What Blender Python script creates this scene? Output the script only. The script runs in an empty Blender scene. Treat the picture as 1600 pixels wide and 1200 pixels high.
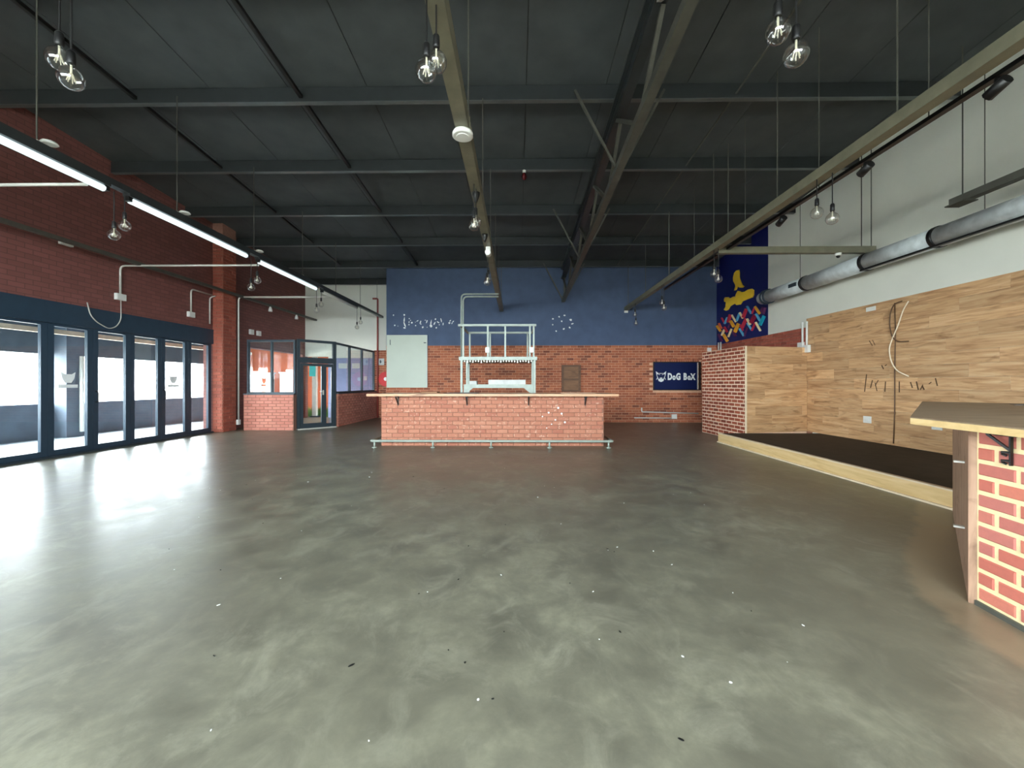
import bpy, bmesh, math, random
from mathutils import Vector, Matrix
random.seed(11)
S = bpy.context.scene
COL = S.collection
PI = math.pi

# ------------------------------------------------------------------ camera, world, exposure
cam = bpy.data.objects.new('camera', bpy.data.cameras.new('camera'))
COL.objects.link(cam); S.camera = cam
cam.data.sensor_width = 36.0
cam.data.lens = 630.0 / 1600.0 * 36.0
cam.data.clip_start = 0.05; cam.data.clip_end = 400
cam.location = (0, 0, 1.3)
cam.rotation_euler = (PI / 2, 0, math.atan(8 / 630.0))

S.view_settings.view_transform = 'Standard'
S.view_settings.look = 'None'
S.view_settings.gamma = 1.0
S.view_settings.use_curve_mapping = False
S.view_settings.exposure = 5.4
W = bpy.data.worlds.new('overcast_sky'); S.world = W; W.use_nodes = True
wb = W.node_tree.nodes['Background']
wb.inputs[0].default_value = (0.90, 0.955, 1.0, 1); wb.inputs[1].default_value = 1.0
S.cycles.sample_clamp_indirect = 4.0

def portal(name, loc, rot, sx, sy):
    l = bpy.data.lights.new(name, 'AREA'); l.shape = 'RECTANGLE'; l.size = sx; l.size_y = sy
    l.cycles.is_portal = True
    o = bpy.data.objects.new(name, l); COL.objects.link(o); o.location = loc; o.rotation_euler = rot
    return o
portal('daylight_portal_doors', (-8.5, 4.7, 1.25), (0, -PI / 2, 0), 2.25, 12.1)
portal('daylight_portal_entry', (-8.5, 13.65, 1.2), (0, -PI / 2, 0), 2.4, 3.3)
portal('daylight_portal_added_window', (-1.7, -3.1, 2.7), (PI / 2, 0, 0), 9.6, 2.2)  # portal for the added window behind the camera

# ------------------------------------------------------------------ materials
def lin(c):
    return tuple(((v / 255) / 12.92 if v / 255 <= 0.04045 else ((v / 255 + 0.055) / 1.055) ** 2.4) for v in c) + (1,)
class N:
    def __init__(s, name):
        s.m = bpy.data.materials.new(name); s.m.use_nodes = True
        s.t = s.m.node_tree; s.b = s.t.nodes['Principled BSDF']
    def n(s, typ, **kw):
        x = s.t.nodes.new(typ)
        for k, v in kw.items(): setattr(x, k, v)
        return x
    def l(s, a, b): s.t.links.new(a, b)
    def coord(s, scale=(1, 1, 1), which='Object', rot=(0, 0, 0), jitter=False):
        tc = s.n('ShaderNodeTexCoord'); mp = s.n('ShaderNodeMapping')
        mp.inputs['Scale'].default_value = scale; mp.inputs['Rotation'].default_value = rot
        s.l(tc.outputs[which], mp.inputs[0])
        if jitter:
            oi = s.n('ShaderNodeObjectInfo'); ml = s.n('ShaderNodeMath', operation='MULTIPLY'); ml.inputs[1].default_value = 37.0
            s.l(oi.outputs['Random'], ml.inputs[0]); cb = s.n('ShaderNodeCombineXYZ')
            for i in range(3): s.l(ml.outputs[0], cb.inputs[i])
            s.l(cb.outputs[0], mp.inputs['Location'])
        return mp.outputs[0]
    def noise(s, vec, scale, detail=4, rough=0.55, dist=0.0):
        x = s.n('ShaderNodeTexNoise'); x.inputs['Scale'].default_value = scale; x.inputs['Detail'].default_value = detail
        x.inputs['Roughness'].default_value = rough; x.inputs['Distortion'].default_value = dist
        s.l(vec, x.inputs['Vector']); return x.outputs['Fac']
    def ramp(s, fac, stops):
        r = s.n('ShaderNodeValToRGB'); e = r.color_ramp.elements
        e[0].position, e[0].color = stops[0]; e[len(e) - 1].position, e[len(e) - 1].color = stops[-1]
        for p, c in stops[1:-1]: x = e.new(p); x.color = c
        s.l(fac, r.inputs[0]); return r.outputs[0]
    def mix(s, fac, a, b, blend='MIX'):
        x = s.n('ShaderNodeMix', data_type='RGBA', blend_type=blend)
        for sock, v in ((x.inputs[0], fac), (x.inputs[6], a), (x.inputs[7], b)):
            if hasattr(v, 'links') or isinstance(v, bpy.types.NodeSocket): s.l(v, sock)
            else: sock.default_value = v
        return x.outputs[2]
    def bump(s, h, strength=0.3, dist=0.01):
        x = s.n('ShaderNodeBump'); x.inputs['Strength'].default_value = strength; x.inputs['Distance'].default_value = dist
        s.l(h, x.inputs['Height']); s.l(x.outputs[0], s.b.inputs['Normal'])
    def rand(s):
        g = s.n('ShaderNodeNewGeometry'); o = s.n('ShaderNodeObjectInfo'); a = s.n('ShaderNodeMath', operation='ADD'); f = s.n('ShaderNodeMath', operation='FRACT')
        s.l(g.outputs['Random Per Island'], a.inputs[0]); s.l(o.outputs['Random'], a.inputs[1]); s.l(a.outputs[0], f.inputs[0]); return f.outputs[0]
    def col(s, v):
        if isinstance(v, bpy.types.NodeSocket): s.l(v, s.b.inputs['Base Color'])
        else: s.b.inputs['Base Color'].default_value = v
    def rough(s, v): s.b.inputs['Roughness'].default_value = v

def paint(name, c, rough=0.6, metal=0.0, var=0.12, scale=6.0, bump=0.0, spec=None):
    m = N(name); v = m.coord(); f = m.noise(v, scale)
    a = tuple(x * (1 - var) for x in c[:3]) + (1,); b = tuple(min(1, x * (1 + var)) for x in c[:3]) + (1,)
    m.col(m.ramp(f, [(0.3, a), (0.7, b)])); m.rough(rough); m.b.inputs['Metallic'].default_value = metal
    if spec is not None: m.b.inputs['Specular IOR Level'].default_value = spec
    if bump: m.bump(m.noise(v, scale * 12, 3), bump, 0.004)
    return m.m
def brick_mat(name, cols, rough=0.8, fleck=0.0):
    m = N(name); r = m.rand()
    base = m.ramp(r, [(i / (len(cols) - 1), lin(c)) for i, c in enumerate(cols)])
    v = m.coord((1, 1, 1), 'Object', jitter=True); f = m.noise(v, 26, 5, 0.65)
    c = m.mix(m.ramp(f, [(0.35, (0, 0, 0, 1)), (0.75, (0.5, 0.5, 0.5, 1))]), base, m.mix(1.0, base, (1.25, 1.2, 1.15, 1), 'MULTIPLY'))
    if fleck: c = m.mix(m.ramp(m.noise(v, 18, 3, 0.5), [(0.6, (0, 0, 0, 1)), (0.7, (fleck, fleck, fleck, 1))]), c, lin((236, 206, 180)))
    m.col(c)
    m.rough(rough); m.bump(m.noise(v, 60, 4), 0.4, 0.004); return m.m
def wood_mat(name, c0, c1, c2, rough=0.5, scale=(1.2, 14, 14), axis_jit=True, tone=0.35):
    m = N(name); v = m.coord(scale, 'Object', jitter=axis_jit)
    g = m.noise(v, 1.6, 8, 0.62, 0.9)
    k = m.noise(m.coord((1.5, 5, 5), 'Object', jitter=axis_jit), 1.3, 3, 0.5, 1.2)
    base = m.ramp(g, [(0.28, lin(c0)), (0.5, lin(c1)), (0.72, lin(c2))])
    dark = m.ramp(k, [(0.25, (0.55, 0.5, 0.45, 1)), (0.42, (1, 1, 1, 1))])
    if tone > 0.1: base = m.mix(1.0, base, dark, 'MULTIPLY')
    r = m.ramp(m.rand(), [(0, (1 - tone, 1 - tone, 1 - tone, 1)), (1, (1.0, 1.0, 1.0, 1))])
    m.col(m.mix(1.0, base, r, 'MULTIPLY')); m.rough(rough); m.bump(g, 0.15, 0.003); return m.m
def emit(name, c, s):
    m = N(name); m.col((0.8, 0.8, 0.8, 1)); m.b.inputs['Emission Color'].default_value = c; m.b.inputs['Emission Strength'].default_value = s; return m.m
def glass(name, tint=(0.93, 0.97, 0.97, 1), refl=1.0, rough=0.0):
    m = N(name); m.t.nodes.remove(m.b)
    tr = m.n('ShaderNodeBsdfTransparent'); tr.inputs[0].default_value = tint
    gl = m.n('ShaderNodeBsdfGlossy'); gl.inputs['Roughness'].default_value = rough
    fr = m.n('ShaderNodeLayerWeight'); fr.inputs[0].default_value = 0.5
    pw = m.n('ShaderNodeMath', operation='POWER'); pw.inputs[1].default_value = 4.0; m.l(fr.outputs['Facing'], pw.inputs[0])
    ml = m.n('ShaderNodeMath', operation='MULTIPLY_ADD'); ml.inputs[1].default_value = 0.9; ml.inputs[2].default_value = 0.04 * refl; ml.use_clamp = True
    mx = m.n('ShaderNodeMixShader'); m.l(pw.outputs[0], ml.inputs[0]); m.l(ml.outputs[0], mx.inputs[0])
    m.l(tr.outputs[0], mx.inputs[1]); m.l(gl.outputs[0], mx.inputs[2])
    m.l(mx.outputs[0], m.t.nodes['Material Output'].inputs[0]); return m.m

M = {}
# floor: worn, part-sealed power-floated concrete
m = N('floor_concrete'); v = m.coord((1, 1, 1), 'Object')
big = m.noise(v, 0.6, 7, 0.62, 0.3); mid = m.noise(v, 2.6, 9, 0.66, 0.35); fine = m.noise(v, 14, 6, 0.7)
swirl = m.noise(m.coord((1, 0.8, 1), 'Object', (0, 0, 0.7)), 3.6, 10, 0.7, 0.9)
c1 = m.ramp(mid, [(0.34, lin((92, 90, 78))), (0.47, lin((110, 108, 93))), (0.57, lin((124, 122, 104))), (0.7, lin((142, 140, 120)))])
c2 = m.mix(m.ramp(swirl, [(0.5, (0, 0, 0, 1)), (0.64, (0.6, 0.6, 0.6, 1))]), c1, lin((144, 142, 124)))
c3 = m.mix(m.ramp(big, [(0.36, (0.75, 0.75, 0.75, 1)), (0.6, (0, 0, 0, 1))]), c2, lin((96, 93, 79)))
c4 = m.mix(m.ramp(fine, [(0.42, (0.22, 0.22, 0.22, 1)), (0.6, (0, 0, 0, 1))]), c3, lin((88, 86, 76)))
# bare strip left where a counter's edge was sealed round (own ragged outline), running along the brick counter
def side(nx, ny, c):
    d = m.n('ShaderNodeVectorMath', operation='DOT_PRODUCT'); d.inputs[1].default_value = (nx, ny, 0); m.l(v, d.inputs[0])
    a = m.n('ShaderNodeMath', operation='SUBTRACT'); a.inputs[1].default_value = c; m.l(d.outputs['Value'], a.inputs[0]); return a.outputs[0]
mxn = m.n('ShaderNodeMath', operation='MAXIMUM')
m.l(side(-0.703, 0.711, -0.703 * 2.71 + 0.711 * 2.41), mxn.inputs[0]); m.l(side(-0.986, 0.164, -0.986 * 2.71 + 0.164 * 2.41), mxn.inputs[1])
wob = m.n('ShaderNodeMath', operation='MULTIPLY_ADD'); wob.inputs[1].default_value = 0.35
m.l(m.noise(v, 2.2, 5), wob.inputs[0]); m.l(mxn.outputs[0], wob.inputs[2])
mr = m.n('ShaderNodeMapRange'); mr.inputs['From Min'].default_value = 0.50; mr.inputs['From Max'].default_value = 0.44
m.l(wob.outputs[0], mr.inputs['Value'])
m.col(m.mix(mr.outputs['Result'], c4, m.mix(m.ramp(mid, [(0.3, (0, 0, 0, 1)), (0.7, (1, 1, 1, 1))]), lin((122, 110, 90)), lin((146, 132, 108)))))
rr = m.ramp(mid, [(0.35, (0.31, 0.31, 0.31, 1)), (0.68, (0.43, 0.43, 0.43, 1))]); m.l(rr, m.b.inputs['Roughness'])
m.b.inputs['Specular IOR Level'].default_value = 0.55
bm_ = m.n('ShaderNodeMath', operation='MULTIPLY_ADD'); bm_.inputs[1].default_value = 0.4; m.l(fine, bm_.inputs[0]); m.l(swirl, bm_.inputs[2])
m.bump(bm_.outputs[0], 0.06, 0.012); M['floor'] = m.m

M['ceil'] = paint('ceiling_board_charcoal', lin((74, 79, 80)), 0.75, 0, 0.15, 2.0)
M['purlin'] = paint('purlin_dark_steel', lin((50, 54, 55)), 0.34, 0.0, 0.1, 4)
M['black'] = paint('black_plastic', lin((18, 18, 18)), 0.45, 0, 0.1)
M['flange'] = paint('purlin_flange_highlight', lin((104, 110, 110)), 0.28, 0.3, 0.15, 3)  # flange lightened: the gloss highlight along purlin edges is put into the colour
M['truss'] = paint('truss_grey_steel', lin((88, 88, 80)), 0.5, 0.2, 0.15, 5)
M['beam'] = paint('beam_olive_galvanised', lin((120, 117, 98)), 0.5, 0.2, 0.16, 5)
M['navy'] = paint('navy_wall_paint', lin((72, 89, 119)), 0.7, 0, 0.10, 3.0, 0.1)
M['deepnavy'] = paint('deep_navy_mural_paint', lin((6, 22, 92)), 0.6, 0, 0.08, 3.0)
M['white'] = paint('off_white_wall_paint', lin((222, 222, 210)), 0.75, 0, 0.04, 1.2, 0.08)
M['whiteplastic'] = paint('white_plastic', lin((228, 228, 222)), 0.4, 0, 0.03)
M['conduit'] = paint('galvanised_conduit', lin((205, 203, 194)), 0.4, 0.2, 0.08)
M['galv'] = paint('pale_grey_painted_steel', lin((152, 162, 152)), 0.45, 0.1, 0.10, 8)
M['duct'] = paint('galvanised_duct_sheet', lin((192, 198, 198)), 0.42, 0.08, 0.18, 7, 0.05)
M['frame'] = paint('charcoal_aluminium_frame', lin((52, 64, 72)), 0.4, 0.2, 0.08)
M['frameblue'] = paint('blue_grey_door_frame', lin((44, 64, 80)), 0.4, 0.1, 0.08)
M['glass'] = glass('clear_glass', (0.95, 0.98, 0.98, 1), 1.0)
M['frost'] = paint('white_sticker_vinyl', lin((240, 244, 244)), 0.6)
M['bulb'] = glass('clear_bulb_glass', (0.94, 0.94, 0.92, 1), 3.4, 0.02)
M['filament'] = paint('pale_filament', lin((235, 228, 205)), 0.3, 0.2, 0.05)
M['tube'] = emit('cool_white_tube', (0.78, 0.97, 1.0, 1), 0.028)
M['red'] = paint('fire_red_paint', lin((200, 36, 40)), 0.4)
M['redpipe'] = paint('dull_red_pipe', lin((146, 66, 58)), 0.5)
M['darkred'] = paint('dark_red_glass', lin((90, 14, 18)), 0.2)
M['board'] = paint('pale_grey_board', lin((198, 206, 192)), 0.5, 0, 0.04, 1.5)
M['orange'] = paint('orange_outdoor_render', lin((196, 100, 62)), 0.8, 0, 0.06)
M['lavender'] = paint('lavender_grey', lin((140, 146, 184)), 0.6, 0, 0.08)
M['deck'] = paint('pale_deck_tiles', lin((190, 200, 205)), 0.6, 0, 0.06)
M['patio'] = paint('patio_blue_grey_wall', lin((92, 104, 118)), 0.7, 0, 0.15, 3)
M['patiodark'] = paint('patio_dark_soffit', lin((84, 96, 106)), 0.7, 0, 0.1)
M['cream'] = paint('cream_timber_beam', lin((226, 206, 176)), 0.6)
M['ground'] = paint('outdoor_paving', lin((160, 158, 150)), 0.9, 0, 0.1, 0.5)
M['grass'] = paint('green_grass', lin((92, 130, 60)), 0.9, 0, 0.3, 20)
M['stage'] = paint('black_stage_board', lin((58, 52, 46)), 0.7, 0, 0.2, 6, spec=0.2)
M['teal'] = paint('teal_poster', lin((80, 186, 182)), 0.6)
M['navypanel'] = paint('navy_sign_panel', lin((4, 24, 74)), 0.5, 0, 0.05, spec=0.3)
M['letters'] = paint('white_sign_letters', lin((236, 240, 238)), 0.6)
M['yellow'] = paint('yellow_cutout', lin((255, 206, 50)), 0.6, 0, 0.06)
M['brown'] = paint('brown_cable', lin((92, 66, 44)), 0.6)
M['cablewhite'] = paint('cream_cable', lin((226, 208, 180)), 0.5)
M['scar'] = paint('dark_glue_scar', lin((82, 58, 38)), 0.8)
M['paper'] = paint('white_paper', lin((206, 208, 204)), 0.8)
M['mortar'] = paint('mortar_tan', lin((222, 172, 140)), 0.9, 0, 0.12, 20, 0.3)
M['mortarpink'] = paint('mortar_salmon', lin((146, 104, 86)), 0.9, 0, 0.1, 20, 0.3)
M['mortarlight'] = paint('mortar_pale', lin((236, 204, 176)), 0.9, 0, 0.08, 20, 0.3)
M['mortaryellow'] = paint('mortar_cream', lin((238, 216, 168)), 0.9, 0, 0.08, 20, 0.3)
M['mortardark'] = paint('mortar_dull', lin((150, 108, 92)), 0.9, 0, 0.1, 20, 0.3)
M['brickwall'] = brick_mat('brick_red_brown', [(168, 96, 66), (182, 108, 76), (150, 82, 58), (176, 102, 72), (120, 66, 50), (188, 116, 84)])
M['brickbar'] = brick_mat('brick_salmon', [(172, 112, 90), (178, 119, 95), (164, 102, 82), (182, 125, 101), (168, 108, 85)], fleck=0.45)
M['brickbox'] = brick_mat('brick_dark_red', [(150, 74, 50), (138, 64, 44), (164, 84, 58), (120, 58, 42), (172, 94, 66)])
M['brickbig'] = brick_mat('brick_rose', [(192, 108, 92), (182, 100, 86), (200, 118, 98), (186, 112, 102), (176, 96, 80)])
M['brickdwarf'] = brick_mat('brick_pink_red', [(196, 128, 112), (204, 138, 120), (186, 116, 100), (200, 132, 116)])
M['bricksunk'] = brick_mat('brick_maroon', [(160, 84, 66), (150, 76, 60), (172, 92, 72), (140, 72, 58)])
M['plank'] = wood_mat('oak_laminate', (162, 118, 80), (210, 166, 120), (228, 192, 148), 0.5, (0.9, 11, 11), tone=0.28)
M['skirt'] = wood_mat('pale_timber_skirt', (204, 170, 114), (226, 194, 138), (234, 206, 156), 0.5, (9, 0.8, 9), tone=0.05)
M['worktop'] = wood_mat('pine_worktop', (176, 128, 92), (204, 156, 118), (218, 176, 138), 0.4)
M['darktop'] = wood_mat('grey_brown_worktop', (128, 106, 82), (150, 126, 100), (164, 140, 110), 0.45, (1.5, 10, 10))
M['weathered'] = wood_mat('weathered_timber', (140, 108, 84), (190, 152, 124), (208, 174, 146), 0.7, (12, 12, 1.0))
M['ply'] = wood_mat('brown_plywood', (126, 84, 54), (158, 110, 72), (170, 124, 86), 0.6)
M['plydark'] = wood_mat('dark_brown_timber', (84, 54, 36), (112, 76, 50), (124, 88, 60), 0.6)
# painted maroon brickwork seen at a distance
m = N('maroon_painted_brick'); tc = m.n('ShaderNodeTexCoord'); sp = m.n('ShaderNodeSeparateXYZ'); m.l(tc.outputs['Object'], sp.inputs[0])
cb = m.n('ShaderNodeCombineXYZ'); m.l(sp.outputs['Y'], cb.inputs[0]); m.l(sp.outputs['Z'], cb.inputs[1])
bt = m.n('ShaderNodeTexBrick'); bt.inputs['Scale'].default_value = 1.0; bt.inputs['Brick Width'].default_value = 0.232; bt.inputs['Row Height'].default_value = 0.085
bt.inputs['Mortar Size'].default_value = 0.006; bt.inputs['Color1'].default_value = lin((132, 82, 76)); bt.inputs['Color2'].default_value = lin((120, 74, 68)); bt.inputs['Mortar'].default_value = lin((100, 64, 60))
m.l(cb.outputs[0], bt.inputs['Vector']); m.col(bt.outputs['Color']); m.rough(0.7); M['maroon'] = m.m

# ------------------------------------------------------------------ geometry helpers
class B:
    def __init__(s): s.v = []; s.f = []
    def add(s, vs, fs):
        o = len(s.v); s.v += [tuple(x) for x in vs]; s.f += [tuple(i + o for i in f) for f in fs]; return s
    def box(s, x0, x1, y0, y1, z0, z1):
        return s.add([(x0, y0, z0), (x1, y0, z0), (x1, y1, z0), (x0, y1, z0), (x0, y0, z1), (x1, y0, z1), (x1, y1, z1), (x0, y1, z1)],
                     [(3, 2, 1, 0), (4, 5, 6, 7), (0, 1, 5, 4), (1, 2, 6, 5), (2, 3, 7, 6), (3, 0, 4, 7)])
    def obox(s, o, u, w, n, a0, a1, b0, b1, c0, c1):
        o, u, w, n = map(Vector, (o, u, w, n))
        P = lambda a, b, c: o + u * a + w * b + n * c
        return s.add([P(a0, b0, c0), P(a1, b0, c0), P(a1, b1, c0), P(a0, b1, c0), P(a0, b0, c1), P(a1, b0, c1), P(a1, b1, c1), P(a0, b1, c1)],
                     [(3, 2, 1, 0), (4, 5, 6, 7), (0, 1, 5, 4), (1, 2, 6, 5), (2, 3, 7, 6), (3, 0, 4, 7)])
    def bar(s, p, q, w, h):
        p, q = Vector(p), Vector(q); d = (q - p); L = d.length; d.normalize()
        up = Vector((0, 0, 1)) if abs(d.z) < 0.95 else Vector((0, 1, 0))
        r = d.cross(up).normalized(); t = r.cross(d)
        return s.obox(p, d, r, t, 0, L, -w / 2, w / 2, -h / 2, h / 2)
    def prism(s, poly, z0, z1):
        n = len(poly); a = sum(poly[i][0] * poly[(i + 1) % n][1] - poly[(i + 1) % n][0] * poly[i][1] for i in range(n))
        if a < 0: poly = poly[::-1]
        return s.add([(x, y, z0) for x, y in poly] + [(x, y, z1) for x, y in poly],
                     [tuple(range(n))[::-1], tuple(range(n, 2 * n))] + [(i, (i + 1) % n, n + (i + 1) % n, n + i) for i in range(n)])
    def oprism(s, o, u, w, n, poly, c0, c1):
        k = len(s.v); s.prism(poly, c0, c1); o, u, w, n = map(Vector, (o, u, w, n))
        for i in range(k, len(s.v)): a = s.v[i]; s.v[i] = tuple(o + u * a[0] + w * a[1] + n * a[2])
        return s
    def tube(s, pts, r, k=8, fillet=0.0, caps=True):
        pts = [Vector(p) for p in pts]
        if fillet and len(pts) > 2:
            q = [pts[0]]
            for i in range(1, len(pts) - 1):
                a, b, c = pts[i - 1], pts[i], pts[i + 1]; d1 = (a - b); d2 = (c - b)
                t = min(fillet, d1.length * 0.45, d2.length * 0.45); d1.normalize(); d2.normalize()
                for j in range(5):
                    u = j / 4; q.append((1 - u) ** 2 * (b + d1 * t) + 2 * u * (1 - u) * b + u * u * (b + d2 * t))
            q.append(pts[-1]); pts = q
        n = len(pts); vs = []; fs = []; ref = None
        for i, p in enumerate(pts):
            t = (pts[min(i + 1, n - 1)] - pts[max(i - 1, 0)]).normalized()
            if ref is None: ref = t.orthogonal().normalized()
            ref = (ref - t * ref.dot(t)); ref = ref.normalized() if ref.length > 1e-5 else t.orthogonal().normalized()
            w = t.cross(ref); rr = r[i] if isinstance(r, (list, tuple)) else r
            for j in range(k):
                a = 2 * PI * j / k; vs.append(p + (ref * math.cos(a) + w * math.sin(a)) * rr)
        for i in range(n - 1):
            for j in range(k):
                fs.append((i * k + j, i * k + (j + 1) % k, (i + 1) * k + (j + 1) % k, (i + 1) * k + j))
        if caps: fs.append(tuple(range(k))[::-1]); fs.append(tuple(range((n - 1) * k, n * k)))
        return s.add(vs, fs)
    def lathe(s, prof, c=(0, 0, 0), k=16):
        vs = []; fs = []
        for r, z in prof:
            for j in range(k): a = 2 * PI * j / k; vs.append((c[0] + r * math.cos(a), c[1] + r * math.sin(a), c[2] + z))
        for i in range(len(prof) - 1):
            for j in range(k): fs.append((i * k + j, i * k + (j + 1) % k, (i + 1) * k + (j + 1) % k, (i + 1) * k + j))
        fs.append(tuple(range(k))[::-1]); fs.append(tuple(range((len(prof) - 1) * k, len(prof) * k)))
        return s.add(vs, fs)
    def brick(s, o, u, w, n, a0, a1, b0, b1, d, ch=0.006):
        o, u, w, n = map(Vector, (o, u, w, n)); P = lambda a, b, c: o + u * a + w * b + n * c
        vs = [P(a0, b0, 0), P(a1, b0, 0), P(a1, b1, 0), P(a0, b1, 0), P(a0, b0, d - ch), P(a1, b0, d - ch), P(a1, b1, d - ch), P(a0, b1, d - ch),
              P(a0 + ch, b0 + ch, d), P(a1 - ch, b0 + ch, d), P(a1 - ch, b1 - ch, d), P(a0 + ch, b1 - ch, d)]
        fs = [(0, 1, 5, 4), (1, 2, 6, 5), (2, 3, 7, 6), (3, 0, 4, 7), (4, 5, 9, 8), (5, 6, 10, 9), (6, 7, 11, 10), (7, 4, 8, 11), (8, 9, 10, 11)]
        return s.add(vs, fs)
    def mesh(s, name, mat, smooth=False):
        me = bpy.data.meshes.new(name); me.from_pydata(s.v, [], s.f); me.materials.append(mat if not isinstance(mat, str) else M[mat])
        if smooth:
            for p in me.polygons: p.use_smooth = len(p.vertices) <= 4
        me.update(); return me
    def obj(s, name, mat, parent=None, smooth=False, **props):
        o = bpy.data.objects.new(name, s.mesh(name, mat, smooth)); COL.objects.link(o)
        if parent is not None: o.parent = parent; o.matrix_parent_inverse = Matrix.Translation(-parent.location) if parent.rotation_euler.z == 0 else parent_mat(parent).inverted()
        for k, v in props.items(): o[k] = v
        return o
def parent_mat(p): return Matrix.LocRotScale(p.location, p.rotation_euler, p.scale)
def tag(o, label, cat, group=None):
    o['label'] = label; o['category'] = cat
    if group: o['group'] = group
    return o
def thing(name, label, cat, loc=(0, 0, 0), group=None):
    o = bpy.data.objects.new(name, None); COL.objects.link(o); o.location = loc; o.empty_display_size = 0.1
    return tag(o, label, cat, group)
def struct(name, b, mat, **kw): return b.obj(name, mat, None, kind='structure', **kw)
def kid(b, name, mat, parent, smooth=False): return b.obj(name, mat, parent, smooth)
def share(name, mesh, parent, mw, **props):
    o = bpy.data.objects.new(name, mesh); COL.objects.link(o); o.parent = parent
    o.matrix_parent_inverse = parent_mat(parent).inverted(); o.matrix_basis = mw
    for k, v in props.items(): o[k] = v
    return o
def frame_mat(o, u, w, n):
    m = Matrix((Vector(u).to_4d(), Vector(w).to_4d(), Vector(n).to_4d(), Vector((0, 0, 0, 1)))).transposed()
    m.col[0][3] = m.col[1][3] = m.col[2][3] = 0; m.translation = Vector(o); return m
Zup = (0, 0, 1)
def bricks(parent, o, u, n, L, H, mat, parts, course=0.085, bl=0.232, joint=0.011, d=0.012, skip=None):
    """running-bond bricks on a plane: each brick an object (parts) or all in one stuff part"""
    rows = max(1, round(H / course)); ch = H / rows; big = B(); cache = {}
    u = Vector(u); n = Vector(n)
    for r in range(rows):
        x = -bl / 2 * (r % 2)
        while x < L - 0.02:
            a0 = max(0, x); a1 = min(L, x + bl); x += bl
            if a1 - a0 < 0.035: continue
            if skip and skip((a0 + a1) / 2, (r + 0.5) * ch): continue
            w = a1 - a0 - joint
            if parts:
                k = round(w, 3)
                if k not in cache: cache[k] = B().brick((0, 0, 0), (1, 0, 0), (0, 1, 0), (0, 0, 1), 0, w, 0, ch - joint, d).mesh('brick', mat)
                off = random.uniform(-0.002, 0.002)
                share('brick', cache[k], parent, frame_mat(Vector(o) + u * (a0 + joint / 2) + Vector((0, 0, r * ch + joint / 2)) + n * off, u, Zup, n))
            else:
                big.brick(o, u, Zup, n, a0 + joint / 2, a1 - joint / 2, r * ch + joint / 2, (r + 1) * ch - joint / 2, d + random.uniform(-0.003, 0.003))
    if not parts: big.obj('brickwork', mat, parent, kind='stuff')
def planks(parent, o, u, n, L, H, mat, rows, pl=1.25, d=0.012, off=(0, .45, .8, .25, .6, .1, .7)):
    ph = H / rows; u = Vector(u); n = Vector(n); cache = {}
    for r in range(rows):
        x = -off[r % len(off)] * pl
        while x < L - 0.02:
            a0 = max(0, x); a1 = min(L, x + pl); x += pl
            if a1 - a0 < 0.03: continue
            k = round(a1 - a0, 3)
            if k not in cache: cache[k] = B().brick((0, 0, 0), (1, 0, 0), (0, 1, 0), (0, 0, 1), 0.0008, k - 0.0008, 0.0008, ph - 0.0008, d, 0.0012).mesh('plank', mat)
            share('plank', cache[k], parent, frame_mat(Vector(o) + u * a0 + Vector((0, 0, r * ph)) + n * random.uniform(0, 0.0015), u, Zup, n))
def text_mesh(txt, size, mat, offset=0.0, ext=0.004):
    c = bpy.data.curves.new('lettering', 'FONT'); c.body = txt; c.size = size; c.extrude = ext; c.offset = offset; c.resolution_u = 3
    o = bpy.data.objects.new('lettering_tmp', c); COL.objects.link(o)
    dg = bpy.context.evaluated_depsgraph_get(); me = bpy.data.meshes.new_from_object(o.evaluated_get(dg))
    bpy.data.objects.remove(o); me.materials.clear(); me.materials.append(M[mat]); me.name = 'lettering'; return me

def roof(y): return 6.08 - 0.0635 * y          # underside of the purlins
XL, XR, YB, YBL, YR = -8.2, 6.75, 13.7, 15.5, -3.0

# ------------------------------------------------------------------ setting: floor, ceiling, walls
struct('floor', B().box(XL - 0.25, XR + 0.2, YR - 0.2, YBL + 0.2, -0.12, 0.0), 'floor')

cl = B(); k = 0.02
y0, y1 = YR - 0.2, YBL + 0.2
cl.add([(XL - 0.25, y0, roof(y0) + 0.26), (XR + 0.2, y0, roof(y0) + 0.26), (XR + 0.2, y1, roof(y1) + 0.26), (XL - 0.25, y1, roof(y1) + 0.26),
        (XL - 0.25, y0, roof(y0) + 0.36), (XR + 0.2, y0, roof(y0) + 0.36), (XR + 0.2, y1, roof(y1) + 0.36), (XL - 0.25, y1, roof(y1) + 0.36)],
       [(3, 2, 1, 0), (4, 5, 6, 7), (0, 1, 5, 4), (1, 2, 6, 5), (2, 3, 7, 6), (3, 0, 4, 7)])
ceiling = struct('ceiling', cl, 'black')
xs = [XL - 0.2] + [0.14 + 1.235 * i for i in range(-6, 6)] + [XR + 0.1]
sd = Vector((0, 1, -0.0635)).normalized(); sn = Vector((1, 0, 0)).cross(sd)
for a, b in zip(xs[:-1], xs[1:]):
    kid(B().obox((0, 0, roof(0) + 0.235), (1, 0, 0), sd, sn, a + 0.006, b - 0.006, y0, y1 + 0.05, 0, 0.02), 'ceiling_panel', 'ceil', ceiling)
py = [13.5 - 1.82 * i for i in range(9)] + [15.32]
for y in py:
    z = roof(y)
    pb = B().box(XL, XR, y - 0.004, y + 0.004, z, z + 0.22).box(XL, XR, y, y + 0.075, z + 0.214, z + 0.22)
    pu = kid(pb, 'purlin', 'purlin', ceiling)
    kid(B().box(XL, XR, y - 0.006, y + 0.075, z - 0.007, z).box(XL, XR, y + 0.069, y + 0.075, z, z + 0.022), 'flange', 'flange', pu)
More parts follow.
